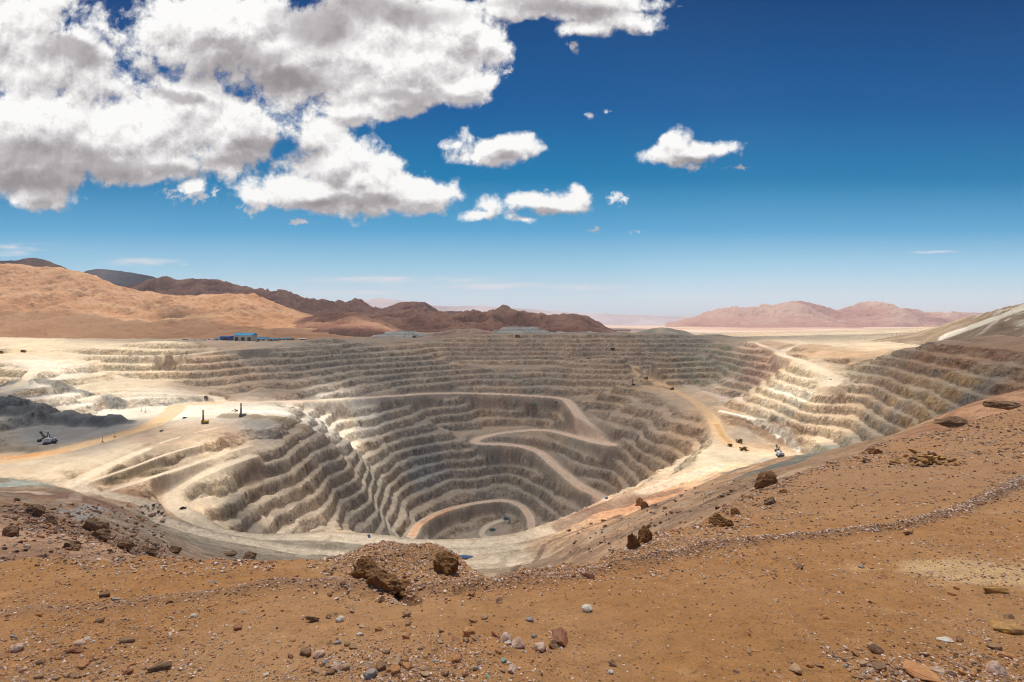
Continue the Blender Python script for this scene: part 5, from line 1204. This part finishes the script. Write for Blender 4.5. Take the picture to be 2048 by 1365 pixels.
for k, (px, D) in enumerate(CP[:14]):
    t = empty('container', rimpos(px, D), r.uniform(-.3, .3), ['dark metal container in the yard left of the sheds','container in the yard right of the sheds'][px > 500], 'container', ['containers in the yard left of the sheds','containers in the yard right of the sheds'][px > 500], 1)
    L_ = r.uniform(9, 17); MB().box((0,0,2.4),(L_,5,4.6)).build('shell', r.choice(['dark','dark','grey','white','blue']) if px < 500 else r.choice(['orange','white','dark']), t, .08); MB().box((0,-2.55,2.3),(L_*.4,.1,3.6)).build('door', 'grey', t)
for px, py, c_, lb in [(1123,718,'orange','orange container on the narrow road across the far wall'),(1052,717,'white','white container at the left end of the narrow road across the far wall'),(1071,717,'grey','grey container row on the narrow road across the far wall'),(1177,718,'dark','dark container at the right end of the narrow road across the far wall'),
                       (1053,808,'red','red container left of the small green basin'),(1112,808,'orange','orange container right of the small green basin'),(1113,806,'dark','dark container beside the orange one on the basin terrace')]:
    p = hit(px, py); t = empty('container', p, 0.1, lb, 'container', None, 1); MB().box((0,0,2.2),(11,4.5,4.2)).build('shell', c_, t, .08); MB().box((0,-2.3,2.1),(4,.1,3.2)).build('door', 'grey', t)
# water
mw, T, bs = new_mat('still_water'); bs.inputs['Base Color'].default_value = (0.02, 0.07, 0.10, 1); bs.inputs['Roughness'].default_value = 0.08; bs.inputs['Specular IOR Level'].default_value = 0.5
mw2, T, bs2 = new_mat('blue_pond'); bs2.inputs['Base Color'].default_value = (0.02, 0.07, 0.20, 1); bs2.inputs['Roughness'].default_value = 0.15
mw3, T, bs3 = new_mat('green_basin'); bs3.inputs['Base Color'].default_value = (0.04, 0.20, 0.19, 1); bs3.inputs['Roughness'].default_value = 0.25
def pool(px, py, rx, ry, mat, lift=0.35, seed=1, a0=0.0):
    p = hit(px, py); v = [(0, 0, 0)]; n = 40
    for i in range(n): a = 2 * math.pi * i / n; k = 1 + .25 * float(fbm(np.array([math.cos(a) * 1.3 + seed]), np.array([math.sin(a) * 1.3]), 3, seed)[0]); x, y = rx * k * math.cos(a), ry * k * math.sin(a); v.append((x * math.cos(a0) - y * math.sin(a0), x * math.sin(a0) + y * math.cos(a0), 0))
    zz = max([ground_z(p[0] + q_[0], p[1] + q_[1]) for q_ in v]); o = make_mesh('water', v, np.array([[0, 1 + i, 1 + (i + 1) % n] for i in range(n)]), mat); o.location = (p[0], p[1], min(zz + .1, p[2] + 2.0) + lift); tagd(o, kind='structure')
pool(1014, 1038, 10, 12, mw, seed=2, a0=-0.5); pool(985, 1060, 9, 7, mw, seed=3); pool(930, 1117, 11, 3.5, mw2, seed=4); pool(1067, 810, 14, 14, mw3, seed=5)
# grey stepped heaps on the far rim
def heap(pxa, pxb, D, ytop, ybase, label, seed, mat):
    nx, ny = 140, 46; xa, xb = (pxa - PX0) / F * D, (pxb - PX0) / F * D; H = (ybase - ytop) / F * D
    s_ = np.linspace(0, 1, nx)[None]; t_ = np.linspace(0, 1, ny)[:, None]; X_ = xa + (xb - xa) * s_ + 0 * t_; Y_ = D + 260 * t_ + 0 * s_
    edge = np.minimum(np.minimum(s_ * (xb - xa), (1 - s_) * (xb - xa)) / 90, t_ * 260 / 60); e = np.clip(edge + .45 * fbm(X_ / 40, Y_ / 40, 5, seed), 0, 1); q_ = e * 2.0; st = np.floor(q_) + sstep(0.45, 1, q_ - np.floor(q_))
    Zs = np.minimum(st / 2.0, 1.0) * H * (1 + .12 * fbm(X_ / 150, Y_ * 0, 2, seed + 1)); zb = np.array([ground_z(x, min(D, 3200)) for x in X_[0]])[None] - 1.0
    o = make_mesh('stockpile', np.stack([X_, Y_, Zs + zb], -1).reshape(-1, 3), grid_faces(ny, nx), mat, {'rock': ('FLOAT', sstep(.4, .9, q_ - np.floor(q_)).ravel())}); return tagd(o, label, 'stockpile', 'grey heaps on the far rim')
HPM = hill_mat('grey_tailings', [(0.3,(0.16,0.18,0.18)),(0.5,(0.30,0.30,0.27)),(0.7,(0.46,0.42,0.36))], 0.02)
heap(735, 850, 2520, 670, 681, 'small stepped grey heap on the far rim, left of the centre', 31, HPM); heap(975, 1105, 2480, 667, 679, 'tall stepped blue grey heap on the far rim, with a truck before it', 32, HPM); heap(1095, 1215, 2560, 672, 679, 'long low grey heap on the far rim, right of the tall one', 33, HPM)
MDH = hill_mat('pinkish_mound', [(0.25,(0.22,0.12,0.085)),(0.5,(0.36,0.24,0.17)),(0.8,(0.46,0.34,0.26))], 0.012)
hill('hills', [(830,684),(860,668),(900,660),(940,658),(975,664),(1010,676),(1025,684)], 2560, 2450, 2800, -97, -97, MDH, 14, 60, 121, nu=200, nv=60, pw=.9)

# ------------------------------------------------------------------ boulders strewn over the slopes beyond the brow
def slope_pts(n, f):
    out = []; 
    for _ in range(n):
        px, py = f(); p = hit(px, py)
        if 40 < p[1] < 700: out.append(p)
    return np.array(out)
r = random.Random(77)
def fl_():
    a = r.random(); px = 20 + a * 320; py = 1030 + a * 85 + r.gauss(0, 16); return px, min(py, 1135)
A1 = slope_pts(1500, fl_); A2 = slope_pts(1100, lambda: (r.uniform(0, 330), r.uniform(1010, 1130))); A3 = slope_pts(900, lambda: (r.uniform(1130, 1520), r.uniform(960, 1110)))
A = np.concatenate([A1, A2, A3]); sz_ = (rng.random(len(A)) ** 4 * 0.012 + 0.0022) * A[:, 1]; cl_ = PAL[rng.integers(0, len(PAL), len(A))] * rng.uniform(0.5, 0.95, (len(A), 1)); cl_ = cl_ * np.array((1, .95, .95))
tagd(gravel('rubble', A, sz_, mgr, cl_, 8), 'brown rubble strewn down the slopes just beyond the brow', 'rubble', None, 'stuff')

# ------------------------------------------------------------------ unseen cloud sheets added overhead, shaped to cast the wanted shade
SHADE = [(0,700,0),(100,740,0),(150,800,0),(250,800,0),(300,700,0),(380,715,.2),(330,830,0),(420,820,0),(500,825,0),(450,870,0),(350,900,0),(250,920,0),(150,930,.1),(420,950,0),(360,970,.1),(0,940,.2),(300,760,.1),(200,740,0),(400,780,.3),
 (640,840,0),(700,885,0),(690,850,0),(740,920,.5),(770,960,.3),(740,1000,.5),(720,1070,.3),(850,1090,.4),(1000,1085,.5),(1150,1035,.1),(1250,1000,0),(1350,960,0),(1460,910,0),(1530,920,0),(1600,880,0),(1650,860,0),(1700,820,.1),(1720,860,.3),(1560,780,0),(1600,750,0),(1640,765,0),(1580,720,0),(1650,700,0),(1700,700,.1),(1530,690,.1),(1780,688,.1),(1600,830,.1),(1420,870,.1),(1480,840,.1),
 (560,720,.9),(480,695,.5),(560,770,.8),(500,760,.6),(650,720,1),(750,750,1),(850,720,1),(950,700,1),(1050,740,1),(1150,700,1),(1250,720,1),(1350,700,1),(1400,720,1),(1450,750,.9),(1300,780,.6),(1350,850,.5),(1420,790,.5),(560,860,.5),(600,900,.6),(550,960,.3),(480,1000,.6),(600,1020,.5),(600,1060,.2),(680,960,.7),(850,850,1),(950,830,1),(1100,830,1),(1200,870,.9),(1280,930,.8),(1150,950,1),(1000,900,1),(900,950,1),(1000,1000,1),(950,1060,.8),(830,990,.8),(750,870,1),(1200,790,1),(1250,850,.8),
 (1740,735,.8),(1850,720,1),(1950,740,1),(2030,720,1),(1850,800,.7),(1780,780,.8),(1950,800,.9),(1780,850,.6),(1850,697,.9),(1900,690,1),(120,855,1),(60,850,1),(190,850,.9),(50,885,.7),(20,840,.6),
 (100,1010,.8),(200,1050,.8),(300,1090,.8),(400,1100,.8),(0,1050,.8),(500,1110,.7),(1200,1060,.7),(1350,1010,.7),(1450,960,.6),(1600,930,.9),(1500,1000,.6),(1100,1100,.5),(300,1010,.6),(400,1040,.5)]
shp = []
for px, py, v_ in SHADE:
    h_ = hit(px, py); shp.append((h_[0] / h_[1], math.log(h_[1]), v_))
for px in range(-400, 2500, 200):
    for D in (6, 15, 40): shp.append(((px - PX0) / F, math.log(D), 0.42))
def shade_at(X_, Y_):
    Yc = np.maximum(Y_, 5.0); U_ = np.clip(X_ / Yc, -1.4, 1.4); L_ = np.log(Yc); U_ = U_ + 0.02 * fbm(X_ / 120, Y_ / 120, 4, 801); L_ = L_ + 0.03 * fbm(X_ / 120, Y_ / 120, 4, 802)
    a = np.zeros(X_.shape); w_ = np.zeros(X_.shape)
    for (u, l, v) in shp:
        k = 1 / ((U_ - u) ** 2 + (L_ - l) ** 2 + 0.0007) ** 2.2; a += k * v; w_ += k
    return a / w_
mc_, T, bs = new_mat('shade_cloud_vapour'); mc_.node_tree.nodes.clear(); T = NT(mc_.node_tree)
vs_ = T.n('ShaderNodeVolumeScatter'); vs_.inputs['Color'].default_value = (1, 0.99, 0.98, 1); vs_.inputs['Density'].default_value = 0.008; vs_.inputs['Anisotropy'].default_value = 0.6
T.link(vs_.outputs[0], T.n('ShaderNodeOutputMaterial').inputs['Volume'])
def shade_cloud_deck(alt, x0, x1, y0, y1, nx, ny, fn, thick, label):
    gx_, gy_ = np.meshgrid(np.linspace(x0, x1, nx), np.linspace(y0, y1, ny))
    th = fn(gx_, gy_) * thick; sx, sy = SUN[0] / SUN[2] * (alt + 220), SUN[1] / SUN[2] * (alt + 220)
    if True:
        e = np.minimum.reduce([gx_ - x0, x1 - gx_, gy_ - y0, y1 - gy_]); th = th * sstep(0, (x1 - x0) * 0.02, e)
    n = nx * ny; top = np.stack([gx_ + sx, gy_ + sy, alt + th * 0.7], -1).reshape(-1, 3); bot = np.stack([gx_ + sx, gy_ + sy, alt - th * 0.3 - 0.01], -1).reshape(-1, 3)
    f = grid_faces(ny, nx); keep = th.reshape(-1)[f].max(1) > 1.0; f = f[keep]
    fa = np.concatenate([f, f[:, ::-1] + n])
    e1 = np.concatenate([f[:, [0, 1]], f[:, [1, 2]], f[:, [2, 3]], f[:, [3, 0]]]); key = np.sort(e1, 1); _, inv, cnt_ = np.unique(key[:, 0].astype(np.int64) * n + key[:, 1], return_inverse=True, return_counts=True)
    b = e1[cnt_[inv] == 1]; fa = np.concatenate([fa, np.stack([b[:, 1], b[:, 0], b[:, 0] + n, b[:, 1] + n], -1)])
    V_ = np.concatenate([top, bot]); us_ = np.unique(fa); rmp = np.zeros(len(V_), int); rmp[us_] = np.arange(len(us_))
    o = make_mesh('cloud', V_[us_], rmp[fa], mc_, smooth=False); return tagd(o, label, 'cloud', None, 'stuff')  # added, unseen sheet; its thickness follows the shade wanted on the ground
shade_cloud_deck(2400, -3200, 3000, -700, 2900, 330, 240, lambda x, y: np.clip(shade_at(x, y) * 1.15 - 0.06 + 0.05 * fbm(x / 60, y / 60, 3, 803), 0, 1.1), 165, 'unseen cloud sheet added high above the pit to shade it')
def far_shade(x, y):
    px = x / y * F + PX0; s_ = np.zeros(x.shape)
    s_ = np.maximum(s_, sstep(560, 660, px + 40 * fbm(x / 300, y / 300, 3, 804)) * (1 - sstep(1240, 1290, px)) * sstep(2900, 3200, y))
    s_ = np.maximum(s_, sstep(150, 300, px) * sstep(3900, 4300, y - 0.2 * (px - 500)))
    s_ = np.maximum(s_, np.exp(-(((px - 375 + (y - 3100) * 0.08) / 55) ** 2 + ((y - 3120) / 200) ** 2) ** 1.5) * 1.3)
    s_ = np.maximum(s_, (1 - sstep(120, 200, px)) * sstep(4500, 4900, y))
    return s_ * (1 + 0.1 * fbm(x / 200, y / 200, 3, 805))
shade_cloud_deck(5600, -7000, 1700, 2500, 7600, 240, 200, far_shade, 145, 'unseen cloud sheet added high up to shade the far hills')

# ------------------------------------------------------------------ the air itself
mh, T, bs = new_mat('air'); mh.node_tree.nodes.clear(); T = NT(mh.node_tree)
pv = T.n('ShaderNodeVolumePrincipled'); pv.inputs['Color'].default_value = (0.74, 0.86, 0.96, 1); pv.inputs['Density'].default_value = 0.000022; pv.inputs['Anisotropy'].default_value = 0.0
T.link(pv.outputs[0], T.n('ShaderNodeOutputMaterial').inputs['Volume'])
bm = bmesh.new(); bmesh.ops.create_cube(bm, size=1.0)
for v in bm.verts: v.co = ((v.co.x) * 400000, v.co.y * 204000 + 96000, v.co.z * 1460 + 90)
me = bpy.data.meshes.new('haze'); bm.to_mesh(me); bm.free(); me.materials.append(mh); o = bpy.data.objects.new('haze', me); COL.objects.link(o); tagd(o, kind='stuff')
